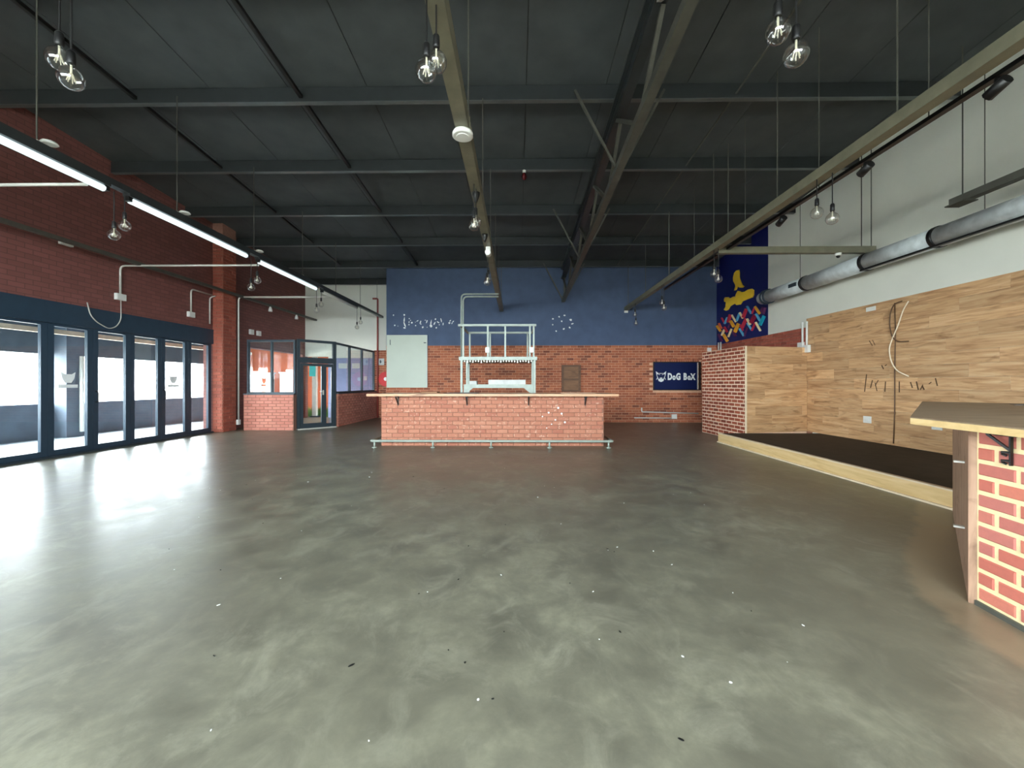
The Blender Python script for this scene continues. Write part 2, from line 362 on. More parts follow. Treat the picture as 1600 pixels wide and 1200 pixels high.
for x in (-5.95, -3.35):
    for y in py[1:]:
        if y > 12: continue
        kid(B().bar((x, y + 0.08, roof(y + 0.08) + 0.07), (x, y + 1.81, roof(y + 1.81) + 0.07), 0.055, 0.05), 'sag_bar', 'black', ceiling)
kid(B().bar((3.35, -2, roof(-2) + 0.06), (3.35, 13.6, roof(13.6) + 0.06), 0.02, 0.02), 'sag_bar', 'truss', ceiling)

def yz_wall(name, mat, x0, x1, ya, yb, z0, top=None):
    b = B(); t = (lambda y: roof(y) + 0.25) if top is None else (lambda y: top)
    b.add([(x0, ya, z0), (x1, ya, z0), (x1, yb, z0), (x0, yb, z0), (x0, ya, t(ya)), (x1, ya, t(ya)), (x1, yb, t(yb)), (x0, yb, t(yb))],
          [(3, 2, 1, 0), (4, 5, 6, 7), (0, 1, 5, 4), (1, 2, 6, 5), (2, 3, 7, 6), (3, 0, 4, 7)])
    return b
# left wall above and beyond the folding doors
lw = yz_wall('', '', XL - 0.25, XL, YR, 10.75, 2.76)
for bb in (yz_wall('', '', XL - 0.25, XL, 10.75, 12.3, 0), yz_wall('', '', XL - 0.25, XL, 12.3, 15.3, 2.42), yz_wall('', '', XL - 0.25, XL, 15.3, 15.7, 0), yz_wall('', '', XL - 0.25, XL, YR, -1.36, 0, 2.76)):
    lw.add(bb.v, bb.f)
struct('wall_left', lw, 'maroon')
pier = struct('wall_pier', yz_wall('', '', XL, -7.93, 10.76, 11.27, 0), 'mortardark')
bricks(pier, (-7.93, 10.76, 0), (0, 1, 0), (1, 0, 0), 0.51, 5.3, M['bricksunk'], False)
bricks(pier, (XL, 10.76, 0), (1, 0, 0), (0, -1, 0), 0.27, 5.3, M['bricksunk'], False)
struct('trim_1', B().box(XL - 0.2, XL + 0.03, -1.4, 10.75, 2.376, 2.76), 'frameblue')      # header over the folding doors
struct('trim_2', B().box(XL - 0.12, XL + 0.04, -1.4, 10.75, 0.0, 0.03), 'frame')           # bottom track
# back wall: navy paint over red brick
wb_ = B().box(-4.46, XR + 0.2, YB, YBL + 0.2, 0, roof(YB) + 0.2)
wall_back = struct('wall_back', wb_, 'navy')
kid(B().box(-4.46, XR, YB - 0.012, YB, 0, 2.605), 'mortar_bed', 'mortar', wall_back)
bricks(wall_back, (-4.46, YB - 0.012, 0), (1, 0, 0), (0, -1, 0), XR + 4.46, 2.605, M['brickwall'], False,
       skip=lambda a, z: 9.0 < a < 10.62 and 1.02 < z < 2.12)
hb = B()
for i in range(20): hb.brick((4.58 + i * 0.078, YB - 0.012, 2.05), (1, 0, 0), Zup, (0, -1, 0), 0.004, 0.072, 0, 0.11, 0.014)
hb.obj('soldier_course', M['brickwall'], wall_back, kind='stuff')
# recessed entrance end of the back wall
bl = B().box(-7.3, -4.46, YBL, YBL + 0.2, 0, roof(YBL) + 0.3).box(XL - 0.2, -7.3, YBL, YBL + 0.2, 2.36, roof(YBL) + 0.3)
wall_back_left = struct('wall_back_left', bl, 'white')
kid(B().box(-7.3, -5.52, YBL - 0.015, YBL, 0, 2.3), 'lavender_panel', 'lavender', wall_back_left)  # plain lavender panel over the lower lobby wall
kid(B().box(-5.52, -4.46, YBL - 0.012, YBL, 0, 2.6), 'mortar_bed', 'mortar', wall_back_left)
bricks(wall_back_left, (-5.52, YBL - 0.012, 0), (1, 0, 0), (0, -1, 0), 1.06, 2.6, M['brickwall'], False)
# right wall
wall_right = struct('wall_right', yz_wall('', '', XR, XR + 0.2, YR, YB, 0), 'white')
b = yz_wall('', '', XR - 0.014, XR, 10.93, YB, 2.62)
kid(b, 'painted_panel', 'deepnavy', wall_right)
kid(B().box(XR - 0.012, XR, 9.3, YB, 0, 2.62), 'mortar_bed', 'mortardark', wall_right)
bricks(wall_right, (XR - 0.012, 9.45, 1.6), (0, 1, 0), (-1, 0, 0), YB - 9.45, 1.02, M['bricksunk'], False)
planks(wall_right, (XR, 0.6, 0.2), (0, 1, 0), (-1, 0, 0), 8.88, 2.62, M['plank'], 13, 1.28)
# wall behind the camera: unseen; window assumed, shaped to light bar and back wall
wr = B().box(XL - 0.25, XR + 0.2, YR - 0.2, YR, 0, 1.6).box(XL - 0.25, XR + 0.2, YR - 0.2, YR, 3.8, 6.6).box(XL - 0.25, -6.5, YR - 0.2, YR, 1.6, 3.8).box(3.1, XR + 0.2, YR - 0.2, YR, 1.6, 3.8)
struct('wall_rear', wr, 'white')
w1 = struct('added_window_rear', B().box(-6.5, 3.1, YR - 0.12, YR - 0.06, 1.6, 1.66).box(-6.5, 3.1, YR - 0.12, YR - 0.06, 3.74, 3.8), 'frame')
for i in range(7):
    x = -6.5 + 9.6 * i / 6
    kid(B().box(max(-6.5, x - 0.04), min(3.1, x + 0.04), YR - 0.12, YR - 0.06, 1.66, 3.74), 'mullion', 'frame', w1)
for i in range(6):
    kid(B().box(-6.5 + 9.6 * i / 6 + 0.04, -6.5 + 9.6 * (i + 1) / 6 - 0.04, YR - 0.093, YR - 0.087, 1.66, 3.74), 'pane', 'glass', w1)

# low wall at the end of the stage: brick flank, timber front
BX = [(5.10, 9.08), (5.02, 11.0), (XR - 0.02, 11.0), (XR - 0.02, 9.46)]
wall_stage = struct('wall_stage', B().prism(BX, 0, 2.15), 'mortarlight')
u = Vector((5.10 - 5.02, 9.08 - 11.0, 0)); Lb = u.length; u.normalize(); nn = Vector((u.y, -u.x, 0))
bricks(wall_stage, (5.02, 11.0, 0), u, nn, Lb, 2.15, M['brickbox'], False, course=0.086, joint=0.022, d=0.005)
u2 = Vector((XR - 0.02 - 5.10, 9.46 - 9.08, 0)); L2 = u2.length; u2.normalize(); n2 = Vector((u2.y, -u2.x, 0))
planks(wall_stage, Vector((5.10, 9.08, 0.2)), u2, n2, L2, 1.95, M['plank'], 10, 1.28)
kid(B().obox((5.10, 9.08, 0), u2, Zup, n2, -0.012, 0.03, 0.2, 2.15, 0.0, 0.016), 'corner_strip', 'cream', wall_stage)

# stage
st = struct('floor_stage', B().box(4.52, XR, 0.6, 9.08, 0.0, 0.2), 'stage')
kid(B().box(4.497, 4.52, 0.6, 9.08, 0.022, 0.188), 'skirting_board', 'skirt', st)
kid(B().box(4.488, 4.55, 0.6, 9.08, 0.189, 0.207), 'nosing', 'cream', st)
kid(B().box(4.47, 4.52, 0.6, 9.08, 0.0, 0.022), 'bottom_strip', 'cream', st)

# ------------------------------------------------------------------ outside
struct('floor_patio', B().box(-11.6, XL - 0.25, -6, 19, -0.2, -0.02), 'deck')
struct('ground', B().box(-90, 60, -60, 90, -0.4, -0.25), 'ground')
struct('wall_patio', B().box(-11.6, -11.4, -6, 15.0, -0.02, 0.82).box(-11.6, -11.4, 15.0, 16.4, -0.02, 3.0), 'patio')  # full-height far end added to keep daylight off the orange wall
cp = struct('ceiling_patio', B().box(-11.9, XL - 0.25, -6, 16.4, 3.0, 3.08).box(XL - 0.25, -4.46, YBL + 0.2, 16.4, 3.0, 3.08), 'patiodark')  # roof carried on past the entrance, added to shade the orange wall
struct('trim_3', B().box(-11.6, -11.4, -6, 15.0, 2.03, 3.0), 'patiodark')
struct('trim_4', B().box(-10.4, -10.28, -6, 15.5, 2.42, 2.52), 'cream')
for i in range(19):
    y = -5.5 + i * 1.1
    kid(B().box(-11.4, XL - 0.25, y, y + 0.06, 2.86, 3.0), 'rafter', 'patio', cp)
for y, far in ((3.9, 'farthest from the brick pier'), (6.9, 'between the other two patio posts'), (9.95, 'nearest the brick pier')):
    p = thing('patio_post', 'square blue-grey patio post beyond the folding doors, ' + far, 'post', (-11.2, y, -0.02), 'patio posts')
    kid(B().box(-11.38, -11.05, y - 0.2, y + 0.2, -0.02, 2.86), 'post_shaft', 'patio', p)
    kid(B().tube([(-11.0, y + 0.1, 0.1), (-11.0, y + 0.1, 2.0)], 0.045), 'light_streak_tube', 'whiteplastic', p, True)  # white tube added for the bright upright streak of a reflection
struct('wall_outside', B().box(-11.9, -4.4, 16.4, 16.6, -0.25, 4.2), 'orange')
gb = B(); random.seed(5)
for i in range(900):
    x = random.uniform(-11.2, -6); y = random.uniform(16.1, 16.33); h = random.uniform(0.15, 0.45); a = random.uniform(0, PI)
    dx, dy = 0.03 * math.cos(a), 0.03 * math.sin(a)
    gb.add([(x - dx, y - dy, -0.02), (x + dx, y + dy, -0.02), (x + random.uniform(-.08, .08), y, h)], [(0, 1, 2)])
g = gb.obj('grass_bed', 'grass', None, kind='stuff'); tag(g, 'green grass growing along the foot of the orange outside wall', 'grass')
for x, h in ((-10.25, 1.75), (-9.75, 1.7), (-9.2, 1.72)):
    t = thing('white_pillar', 'slim pale pillar outdoors in front of the orange wall', 'pillar', (x, 15.8, -0.02), 'white pillars before the orange wall')
    kid(B().box(x - 0.11, x + 0.11, 15.7, 15.9, -0.02, h), 'shaft', 'duct', t)
    kid(B().box(x - 0.14, x + 0.14, 15.67, 15.93, h, h + 0.05), 'cap', 'duct', t)
t = thing('outdoor_post', 'tall grey post outdoors, seen through the glazed entrance door', 'post', (-8.05, 16.0, -0.02))
kid(B().box(-8.13, -7.97, 15.88, 16.02, -0.02, 2.6), 'shaft', 'conduit', t); kid(B().box(-8.19, -7.91, 15.83, 16.06, -0.02, 0.04), 'base_plate', 'frame', t)

# ------------------------------------------------------------------ folding doors
pitch = 0.755; ye = 10.735; dn = 0
for i in range(16):
    a, b_ = ye - pitch * (i + 1), ye - pitch * i; dn += 1
    x0, x1 = XL - 0.08, XL - 0.025
    d = struct('door_%d' % dn, B().box(x0, x1, a + 0.1, b_ - 0.1, 0.03, 0.125), 'frameblue')
    kid(B().box(x0, x1, a + 0.1, b_ - 0.1, 2.33, 2.376), 'rail', 'frameblue', d)
    for s0 in (a + 0.003, b_ - 0.1): kid(B().box(x0, x1, s0, s0 + 0.097, 0.03, 2.376), 'stile', 'frameblue', d)
    kid(B().box(XL - 0.056, XL - 0.05, a + 0.1, b_ - 0.1, 0.125, 2.33), 'pane', 'glass', d)
    if i in (1, 3, 5, 7):
        kid(B().tube([(x1, a + 0.05, 0.95), (x1 + 0.05, a + 0.05, 0.95), (x1 + 0.05, a + 0.05, 1.15), (x1, a + 0.05, 1.15)], 0.009, 6, 0.02), 'handle', 'black', d, True)
    if i in (1, 4):
        yc = (a + b_) / 2 - 0.03; e = B(); o = (XL - 0.0495, yc, 1.42); U = (0, 1, 0)
        e.oprism(o, U, Zup, (1, 0, 0), [(-.10, -.02), (-.12, .1), (-.06, .06), (.06, .06), (.12, .1), (.10, -.02), (.05, -.1), (-.05, -.1)], 0, 0.002)
        e.obox(o, U, Zup, (1, 0, 0), -.16, .16, -.19, -.13, 0, 0.002)
        kid(e, 'dog_sticker', 'frost', d)

# ------------------------------------------------------------------ glazed entrance lobby
wv = struct('wall_vestibule', B().box(-7.66, -6.25, 11.2, 11.42, 0, 1.0), 'mortardark')
bricks(wv, (-7.66, 11.2, 0), (1, 0, 0), (0, -1, 0), 1.41, 1.0, M['brickdwarf'], True)
kid(B().box(-7.67, -6.24, 11.185, 11.43, 1.0, 1.03), 'sill', 'frame', wv)
ws = struct('wall_vestibule_side', B().box(-5.62, -5.42, 12.12, YBL, 0, 1.0), 'mortardark')
bricks(ws, (-5.42, 12.12, 0), (0, 1, 0), (1, 0, 0), YBL - 12.12, 1.0, M['brickdwarf'], False)
bricks(ws, (-5.62, 12.12, 0), (1, 0, 0), (0, -1, 0), 0.2, 1.0, M['brickbar'], False)
kid(B().box(-5.63, -5.40, 12.11, YBL, 1.0, 1.03), 'sill', 'frame', ws)
w2 = struct('window_2', B().box(-7.62, -6.25, 11.27, 11.34, 1.03, 1.07).box(-7.62, -6.25, 11.27, 11.34, 2.49, 2.55), 'frame')
for x in (-7.62, -6.95, -6.30): kid(B().box(x, x + 0.05, 11.27, 11.34, 1.07, 2.49), 'mullion', 'frame', w2)
for x0, x1 in ((-7.57, -6.95), (-6.90, -6.30)): kid(B().box(x0, x1, 11.3, 11.306, 1.07, 2.49), 'pane', 'glass', w2)
w3 = struct('window_3', B().box(-5.56, -5.49, 12.12, YBL - 0.02, 1.03, 1.07).box(-5.56, -5.49, 12.12, YBL - 0.02, 2.51, 2.57), 'frame')
ys = [12.12, 13.18, 14.24, 15.42]
for y in ys: kid(B().box(-5.56, -5.49, y, y + 0.06, 1.07, 2.51), 'mullion', 'frame', w3)
for y0_, y1_ in zip(ys[:-1], ys[1:]): kid(B().box(-5.53, -5.524, y0_ + 0.06, y1_, 1.07, 2.51), 'pane', 'glass', w3)
A, C_ = Vector((-6.2, 11.28, 0)), Vector((-5.47, 12.08, 0)); du = C_ - A; LD = du.length; du.normalize(); dnn = Vector((du.y, -du.x, 0))
dr = B()
for a0, a1, z0, z1 in ((0, 0.07, 0, 2.57), (LD - 0.09, LD, 0, 2.57), (0.07, LD - 0.09, 2.5, 2.57), (0.07, LD - 0.09, 1.9, 2.06)): dr.obox(A, du, Zup, dnn, a0, a1, z0, z1, -0.04, 0.04)
ed = struct('door_%d' % (dn + 1), dr, 'frame')
lf = B()
for a0, a1, z0, z1 in ((0.08, 0.16, 0.04, 1.89), (0.66, 0.76, 0.04, 1.89), (0.16, 0.66, 0.04, 0.17), (0.16, 0.66, 1.82, 1.89)): lf.obox(A, du, Zup, dnn, a0, a1, z0, z1, -0.025, 0.025)
leaf = kid(lf, 'door_leaf', 'frame', ed)
hd = B().obox(A, du, Zup, dnn, 0.69, 0.73, 0.98, 1.12, 0.025, 0.032).obox(A, du, Zup, dnn, 0.60, 0.71, 1.07, 1.09, 0.05, 0.062).obox(A, du, Zup, dnn, 0.69, 0.71, 1.07, 1.09, 0.03, 0.06)
kid(hd, 'door_handle', 'conduit', leaf)
kid(B().obox(A, du, Zup, dnn, 0.16, 0.66, 0.17, 1.82, -0.003, 0.003), 'pane', 'glass', leaf)
kid(B().obox(A, du, Zup, dnn, 0.33, 0.50, 1.52, 1.82, 0.0035, 0.006), 'teal_notice', 'teal', leaf)
sl = B()
for a0, a1, z0, z1 in ((0.76, 0.80, 0.04, 1.89), (0.95, LD - 0.09, 0.04, 1.89), (0.80, 0.95, 0.04, 0.14), (0.80, 0.95, 1.8, 1.89)): sl.obox(A, du, Zup, dnn, a0, a1, z0, z1, -0.025, 0.025)
kid(sl, 'sidelight_frame', 'frame', ed)
kid(B().obox(A, du, Zup, dnn, 0.80, 0.95, 0.14, 1.8, -0.003, 0.003), 'pane', 'glass', ed)
kid(B().obox(A, du, Zup, dnn, 0.07, LD - 0.09, 2.06, 2.5, -0.003, 0.003), 'pane', 'glass', ed)
kid(B().obox(A, du, Zup, dnn, 0.0, LD, 0.0, 0.035, -0.06, 0.06), 'threshold', 'conduit', ed)
for i, (x, z, w, h) in enumerate(((-6.72, 2.0, 0.34, 0.2), (-6.22, 2.0, 0.3, 0.2), (-5.85, 1.52, 0.12, 0.16))):
    s_ = B().box(x - w / 2, x + w / 2, YBL - 0.03, YBL - 0.016, z - h / 2, z + h / 2).obj('notice_card', 'paper')
    tag(s_, ['long white notice card on the lavender lobby wall', 'white notice card beside the long one on lavender lobby wall', 'small square white notice low on the lavender lobby wall'][i], 'notice')

# ------------------------------------------------------------------ roof truss and suspended steel channels
T = thing('roof_truss', 'dark grey steel lattice roof truss running down the room to the navy wall', 'truss', (1.56, 5, roof(5) - 1.2))
tz = lambda y, h: 1.3 + h - 0.0635 * y
kid(B().bar((1.56, -2.8, tz(-2.8, 3.69)), (1.56, 13.68, tz(13.68, 3.69)), 0.11, 0.11), 'bottom_chord', 'truss', T)
tcb = B()
ya, yb = -2.8, 13.68
for (xa, xb, h0, h1) in ((1.49, 1.63, 4.42, 4.44), (1.49, 1.63, 4.74, 4.765), (1.55, 1.57, 4.44, 4.74)):
    tcb.add([(xa, ya, tz(ya, h0)), (xb, ya, tz(ya, h0)), (xb, yb, tz(yb, h0)), (xa, yb, tz(yb, h0)), (xa, ya, tz(ya, h1)), (xb, ya, tz(ya, h1)), (xb, yb, tz(yb, h1)), (xa, yb, tz(yb, h1))],
            [(3, 2, 1, 0), (4, 5, 6, 7), (0, 1, 5, 4), (1, 2, 6, 5), (2, 3, 7, 6), (3, 0, 4, 7)])
kid(tcb, 'top_chord', 'purlin', T)
y = -2.0; i = 0
while y < 13.4:
    kid(B().bar((1.53, y, tz(y, 3.74)), (1.53, y + 0.9, tz(y + 0.9, 4.42)), 0.05, 0.05), 'web', 'conduit' if i % 3 == 0 and y < 6 else 'truss', T)
    kid(B().bar((1.59, y + 0.95, tz(y + 0.95, 4.42)), (1.59, min(13.6, y + 1.8), tz(y + 1.8, 3.74)), 0.05, 0.05), 'web', 'truss', T)
    y += 1.82; i += 1
for y in (py[0], py[2], py[4]):
    for s in (-1, 1): kid(B().bar((1.56 + s * 0.06, y - 0.05, tz(y, 3.70)), (1.56 + s * 0.68, y - 0.05, roof(y) + 0.1), 0.035, 0.035), 'knee_brace', 'truss', T)

def channel(name, label, x, y0, y1, z, w, h, rods, mat='beam'):
    t = thing(name, label, 'beam', (x, (y0 + y1) / 2, z))
    kid(B().box(x - w / 2, x + w / 2, y0, y1, z, z + 0.008).box(x - w / 2, x - w / 2 + 0.006, y0, y1, z + 0.008, z + h).box(x + w / 2 - 0.006, x + w / 2, y0, y1, z + 0.008, z + h), 'channel', mat, t)
    for ry in rods:
        kid(B().tube([(x, ry, z + 0.008), (x, ry, roof(ry) + 0.01)], 0.008, 6), 'hanger_rod', 'truss', t)
        kid(B().box(x - 0.03, x + 0.03, ry - 0.02, ry + 0.02, z + h, z + h + 0.02), 'rod_clamp', 'conduit', t)
    return t
ZB = 3.757
cb_ = channel('suspended_beam', 'long olive steel channel hung down the middle of the room', -0.53, -2.5, YB - 0.02, ZB, 0.125, 0.17, [13.48 - 1.82 * i for i in range(8)])
kid(B().box(-0.6, -0.46, 3.95, 3.96, ZB - 0.004, ZB + 0.17), 'joint_plate', 'beam', cb_)
rb_ = channel('suspended_beam', 'long olive steel channel hung beside the white wall with black track below', 3.68, -2.5, YB - 0.02, ZB + 0.02, 0.125, 0.12, [13.4, 11.6, 9.8, 7.6, 5.75, 3.95, 2.1])
kid(B().box(3.62, 3.74, YB - 0.05, YB - 0.02, ZB - 0.05, ZB + 0.05), 'end_cap', 'whiteplastic', rb_)
channel('suspended_beam', 'steel channel with tube lights hung along the folding doors', -5.2, -2.5, YBL - 0.02, ZB + 0.08, 0.10, 0.08, [14.9, 13.3, 11.5, 9.7, 7.9, 6.1, 4.3], 'purlin')
channel('suspended_beam', 'thin grey steel channel running against the maroon brick wall', -7.77, -2.5, YBL - 0.02, ZB - 0.02, 0.09, 0.06, [], 'truss')
cr = thing('cross_beam', 'short olive cross channel between the hung channel and the white wall', 'beam', (5.2, 7.6, 3.78))
kid(B().box(3.75, 6.66, 7.56, 7.66, 3.74, 3.75).box(3.75, 6.66, 7.56, 7.566, 3.75, 3.86), 'channel', 'beam', cr)
for x in (6.42, 6.6, 3.95): kid(B().tube([(x, 7.6, 3.75), (x, 7.6, roof(7.6) + 0.2)], 0.009, 6), 'hanger_rod', 'truss', cr)
kid(B().box(6.5, 6.66, 7.55, 7.68, 3.69, 3.74), 'end_bracket', 'truss', cr)
sb = thing('wall_channel', 'grey steel channel hung on a rod above the round duct', 'beam', (6.1, 3.5, 3.8))
kid(B().box(6.04, 6.16, -2.5, 5.72, 3.79, 3.80).box(6.04, 6.046, -2.5, 5.72, 3.8, 3.88), 'channel', 'truss', sb)
kid(B().box(6.0, 6.2, 5.5, 5.74, 3.775, 3.79), 'end_plate', 'truss', sb)
for ry in (5.6, 3.6): kid(B().tube([(6.1, ry, 3.8), (6.1, ry, roof(ry) + 0.2)], 0.009, 6), 'hanger_rod', 'truss', sb)

# black lighting track with spot heads beside the right-hand channel
tk = thing('lighting_track', 'black lighting track with three spot heads beside the olive channel', 'track', (3.93, 6, 3.78))
kid(B().box(3.90, 3.96, 0.5, 10.8, 3.80, 3.84), 'track_rail', 'black', tk)
for y in (3.35, 4.6, 6.05):
    h = kid(B().tube([(3.93, y, 3.8), (3.93, y, 3.74)], 0.02, 8), 'spot_head', 'black', tk, True)
    kid(B().tube([(3.93, y - 0.07, 3.75), (3.93, y + 0.07, 3.70)], 0.045, 10), 'spot_barrel', 'black', h, True)
for y in (3.9, 5.3, 7.0, 9.0, 10.5): kid(B().tube([(3.93, y, 3.84), (3.93, y, roof(y) + 0.2)], 0.006, 6), 'hanger_rod', 'truss', tk)

# tube lights
for i, (a, b_) in enumerate(((1.2, 5.05), (5.3, 7.72), (8.0, 10.4), (10.65, 13.0))):
    t = thing('tube_light', ['cool white tube light, the longest, nearest the two globe bulbs by the doors', 'cool white tube light hung between the two door conduits', 'cool white tube light above the brick pier', 'grey unlit tube light over the glazed lobby'][i], 'light', (-5.2, (a + b_) / 2, ZB + 0.08))
    kid(B().box(-5.25, -5.15, a, b_, ZB + 0.045, ZB + 0.08), 'batten', 'purlin', t)
    kid(B().tube([(-5.2, a + 0.05, ZB + 0.005), (-5.2, b_ - 0.05, ZB + 0.005)], 0.042, 10), 'tube', 'tube' if i < 3 else 'conduit', t, True)
    for y in (a, b_ - 0.06): kid(B().box(-5.235, -5.165, y, y + 0.06, ZB - 0.015, ZB + 0.045), 'lamp_holder', 'black', t)
for y, lab in ((4.3, 'over the longest tube light'), (6.1, 'over the tube light between the two door conduits'), (7.9, 'over the gap before the last lit tube')):
    d = B().lathe([(0.06, 0), (0.075, 0.01), (0.06, 0.03), (0.01, 0.035)], (-5.12, y + 0.05, ZB + 0.165), 12).obj('sprinkler_rose', 'whiteplastic')
    tag(d, 'small white disc on a hanger rod ' + lab, 'fitting', 'white discs above the tube lights')

# ------------------------------------------------------------------ globe pendant bulbs
def pendant(x, y, z, top, label, group):
    t = thing('pendant_bulb', label, 'lamp', (x, y, z), group)
    kid(B().tube([(x, y, z + 0.165), (x, y, top)], 0.006, 6), 'cord', 'black', t)
    kid(B().lathe([(0.012, 0.18), (0.022, 0.165), (0.024, 0.10), (0.02, 0.085)], (x, y, z), 12), 'socket', 'black', t, True)
    prof = []
    for i in range(13):
        a = -PI / 2 + i / 12 * PI * 0.86
        prof.append((max(0.002, 0.069 * math.cos(a)), 0.069 * math.sin(a)))
    prof.append((0.02, 0.078)); prof.append((0.018, 0.09))
    bu = kid(B().lathe(prof, (x, y, z), 20), 'bulb', 'bulb', t, True)
    f = B().tube([(x, y, z + 0.085), (x, y, z + 0.02)], 0.006, 6)
    for k_ in range(6):
        a = k_ * PI / 3
        f.tube([(x + 0.008 * math.cos(a), y + 0.008 * math.sin(a), z + 0.028), (x + 0.022 * math.cos(a), y + 0.022 * math.sin(a), z - 0.022)], 0.0028, 4)
    kid(f, 'filament', 'filament', bu)
    return t
prs = [(-2.86, 2.55, 3.26, 'globe bulb hung from the roof between channel and tube lights', 'globe bulb pair nearest the doors', (-0.10, 0.02, 0.14), None),
       (-0.57, 2.53, 3.27, 'globe bulb hung on the middle channel, in the pair before the white disc', 'first pair on the middle channel', (0.045, 0.08, 0.12), ZB),
       (-0.53, 4.95, 3.25, 'globe bulb hung on the middle channel, in the pair under the cone', 'second pair on the middle channel', (0.01, 0.12, 0.09), ZB),
       (-0.57, 7.7, 3.25, 'globe bulb hung on the middle channel, in the pair before the navy wall', 'third pair on the middle channel', (0.01, 0.15, 0.10), ZB),
       (1.66, 2.42, 3.26, 'globe bulb hung from the steel lattice truss', 'globe bulbs below the truss', (-0.12, -0.02, 0.12), 'truss'),
       (3.70, 4.78, 3.24, 'globe bulb hung on the olive channel against the white wall', 'pair before the white wall', (-0.07, 0.15, 0.13), ZB + 0.02),
       (3.68, 7.42, 3.22, 'globe bulb hung on the olive channel against the deep navy mural', 'pair before the mural', (-0.03, 0.1, 0.12), ZB + 0.02),
       (3.66, 10.1, 3.2, 'globe bulb hung on the olive channel, the pair left of the mural', 'pair between mural and channel end', (-0.01, 0.1, 0.14), ZB + 0.02),
       (3.64, 12.4, 3.16, 'globe bulb hung at the channel end before the navy wall', 'pair at the channel end', (0.0, 0.1, 0.28), ZB + 0.02),
       (-5.245, 5.18, 3.24, 'globe bulb hung under the tube lights before the maroon wall', 'pair before the maroon wall', (0.09, 0.05, 0.14), ZB + 0.05),
       (-5.23, 7.86, 3.2, 'globe bulb hung under the tube lights beside the brick pier', 'pair beside the brick pier', (0.09, 0.05, 0.15), ZB + 0.05),
       (-5.23, 10.45, 3.22, 'globe bulb hung under the tube lights before the off-white wall', 'pair before the off-white wall', (0.05, 0.145, 0.18), ZB + 0.05),
       (-5.22, 13.08, 3.15, 'globe bulb hung at the far end of the tube lights', 'pair over the lobby door', (0.02, 0.25, 0.2), ZB + 0.08)]
for x, y, z, lab, grp, (dx, dy, dz), top in prs:
    for j, (xx, yy, zz) in enumerate(((x, y, z), (x + dx, y + dy, z + dz))):
        tp = roof(yy) + 0.23 if top is None else (tz(yy, 3.64) if top == 'truss' else top)
        pendant(xx, yy, zz, tp, ('lower ' if j == 0 else 'upper ') + lab, grp)
d = thing('ceiling_disc', 'round white disc fitted under the middle olive channel', 'fitting', (-0.53, 3.92, ZB))
kid(B().lathe([(0.088, -0.05), (0.1, -0.045), (0.1, -0.02), (0.09, -0.002)], (-0.53, 3.92, ZB), 28), 'cover', 'whiteplastic', d, True)
kid(B().lathe([(0.06, -0.056), (0.062, -0.05)], (-0.53, 3.92, ZB), 20), 'centre', 'whiteplastic', d)
for y, lab in ((5.16, 'black cone-shaped cord rose under the middle channel'), (6.6, 'second black cone rose further along the middle channel')):
    c = B().lathe([(0.008, -0.13), (0.02, -0.11), (0.05, -0.03), (0.055, -0.001)], (-0.53, y + 0.02, ZB), 16).obj('cord_rose', 'black', None, True); tag(c, lab, 'fitting')
t = thing('red_lamp', 'dark red lamp hanging from a roof purlin', 'lamp', (0.14, 8.03, roof(8.03)))
zz = roof(8.04)
kid(B().lathe([(0.03, -0.06), (0.035, -0.01), (0.02, 0.0)], (0.14, 8.05, zz), 12), 'cap', 'whiteplastic', t); kid(B().lathe([(0.004, -0.2), (0.04, -0.18), (0.055, -0.13), (0.04, -0.08), (0.03, -0.06)], (0.14, 8.05, zz), 14), 'globe', 'darkred', t, True)
t = thing('security_camera', 'small white dome camera under the cross channel', 'camera', (5.99, 7.6, 3.74))
kid(B().lathe([(0.045, -0.05), (0.055, -0.03), (0.055, -0.0)], (5.99, 7.6, 3.74), 14), 'housing', 'whiteplastic', t, True)
kid(B().lathe([(0.005, -0.09), (0.025, -0.08), (0.035, -0.05)], (5.99, 7.6, 3.74), 12), 'dome', 'black', t, True)
t = thing('security_camera', 'white bullet camera under the far part of the middle channel', 'camera', (-0.52, 7.2, ZB))
kid(B().box(-0.56, -0.48, 7.2, 7.3, ZB - 0.06, ZB), 'bracket', 'whiteplastic', t); kid(B().tube([(-0.52, 7.12, ZB - 0.12), (-0.52, 7.36, ZB - 0.09)], 0.05, 10), 'housing', 'whiteplastic', t, True)

# ------------------------------------------------------------------ round duct on the right wall
dx_, dz_ = 6.4, 3.53
D = thing('round_duct', 'round galvanised air duct with black joint bands along the white wall', 'duct', (dx_, 6, dz_ - 0.16))
seg = [-2.5, 1.2, 4.0, 6.2, 7.45, 9.0, 10.3]
for a, b_ in zip(seg[:-1], seg[1:]):
    kid(B().tube([(dx_, a, dz_), (dx_, b_, dz_)], 0.155, 24), 'duct_section', 'duct', D, True)
for y in seg[1:-1]:
    kid(B().tube([(dx_, y - 0.035, dz_), (dx_, y + 0.035, dz_)], 0.166, 24), 'joint_band', 'black', D, True)
kid(B().tube([(dx_, 10.3, dz_), (dx_, 10.62, dz_)], 0.15, 24), 'end_spout', 'duct', D, True)
for y in (10.3, 10.42): kid(B().tube([(dx_, y, dz_), (dx_, y + 0.035, dz_)], 0.185, 24), 'end_flange', 'frame', D, True)
kid(B().box(dx_ - 0.1, dx_ - 0.05, 1.2, 7.5, dz_ - 0.158, dz_ - 0.13), 'seam', 'black', D)
for y in (9.2, 5.6, 2.5):
    kid(B().tube([(dx_, y, dz_ + 0.15), (dx_, y, roof(y) + 0.2)], 0.006, 6), 'hanger_rod', 'truss', D)
    kid(B().box(dx_, XR, y - 0.02, y + 0.02, dz_ + 0.1, dz_ + 0.13), 'wall_bracket', 'truss', D)
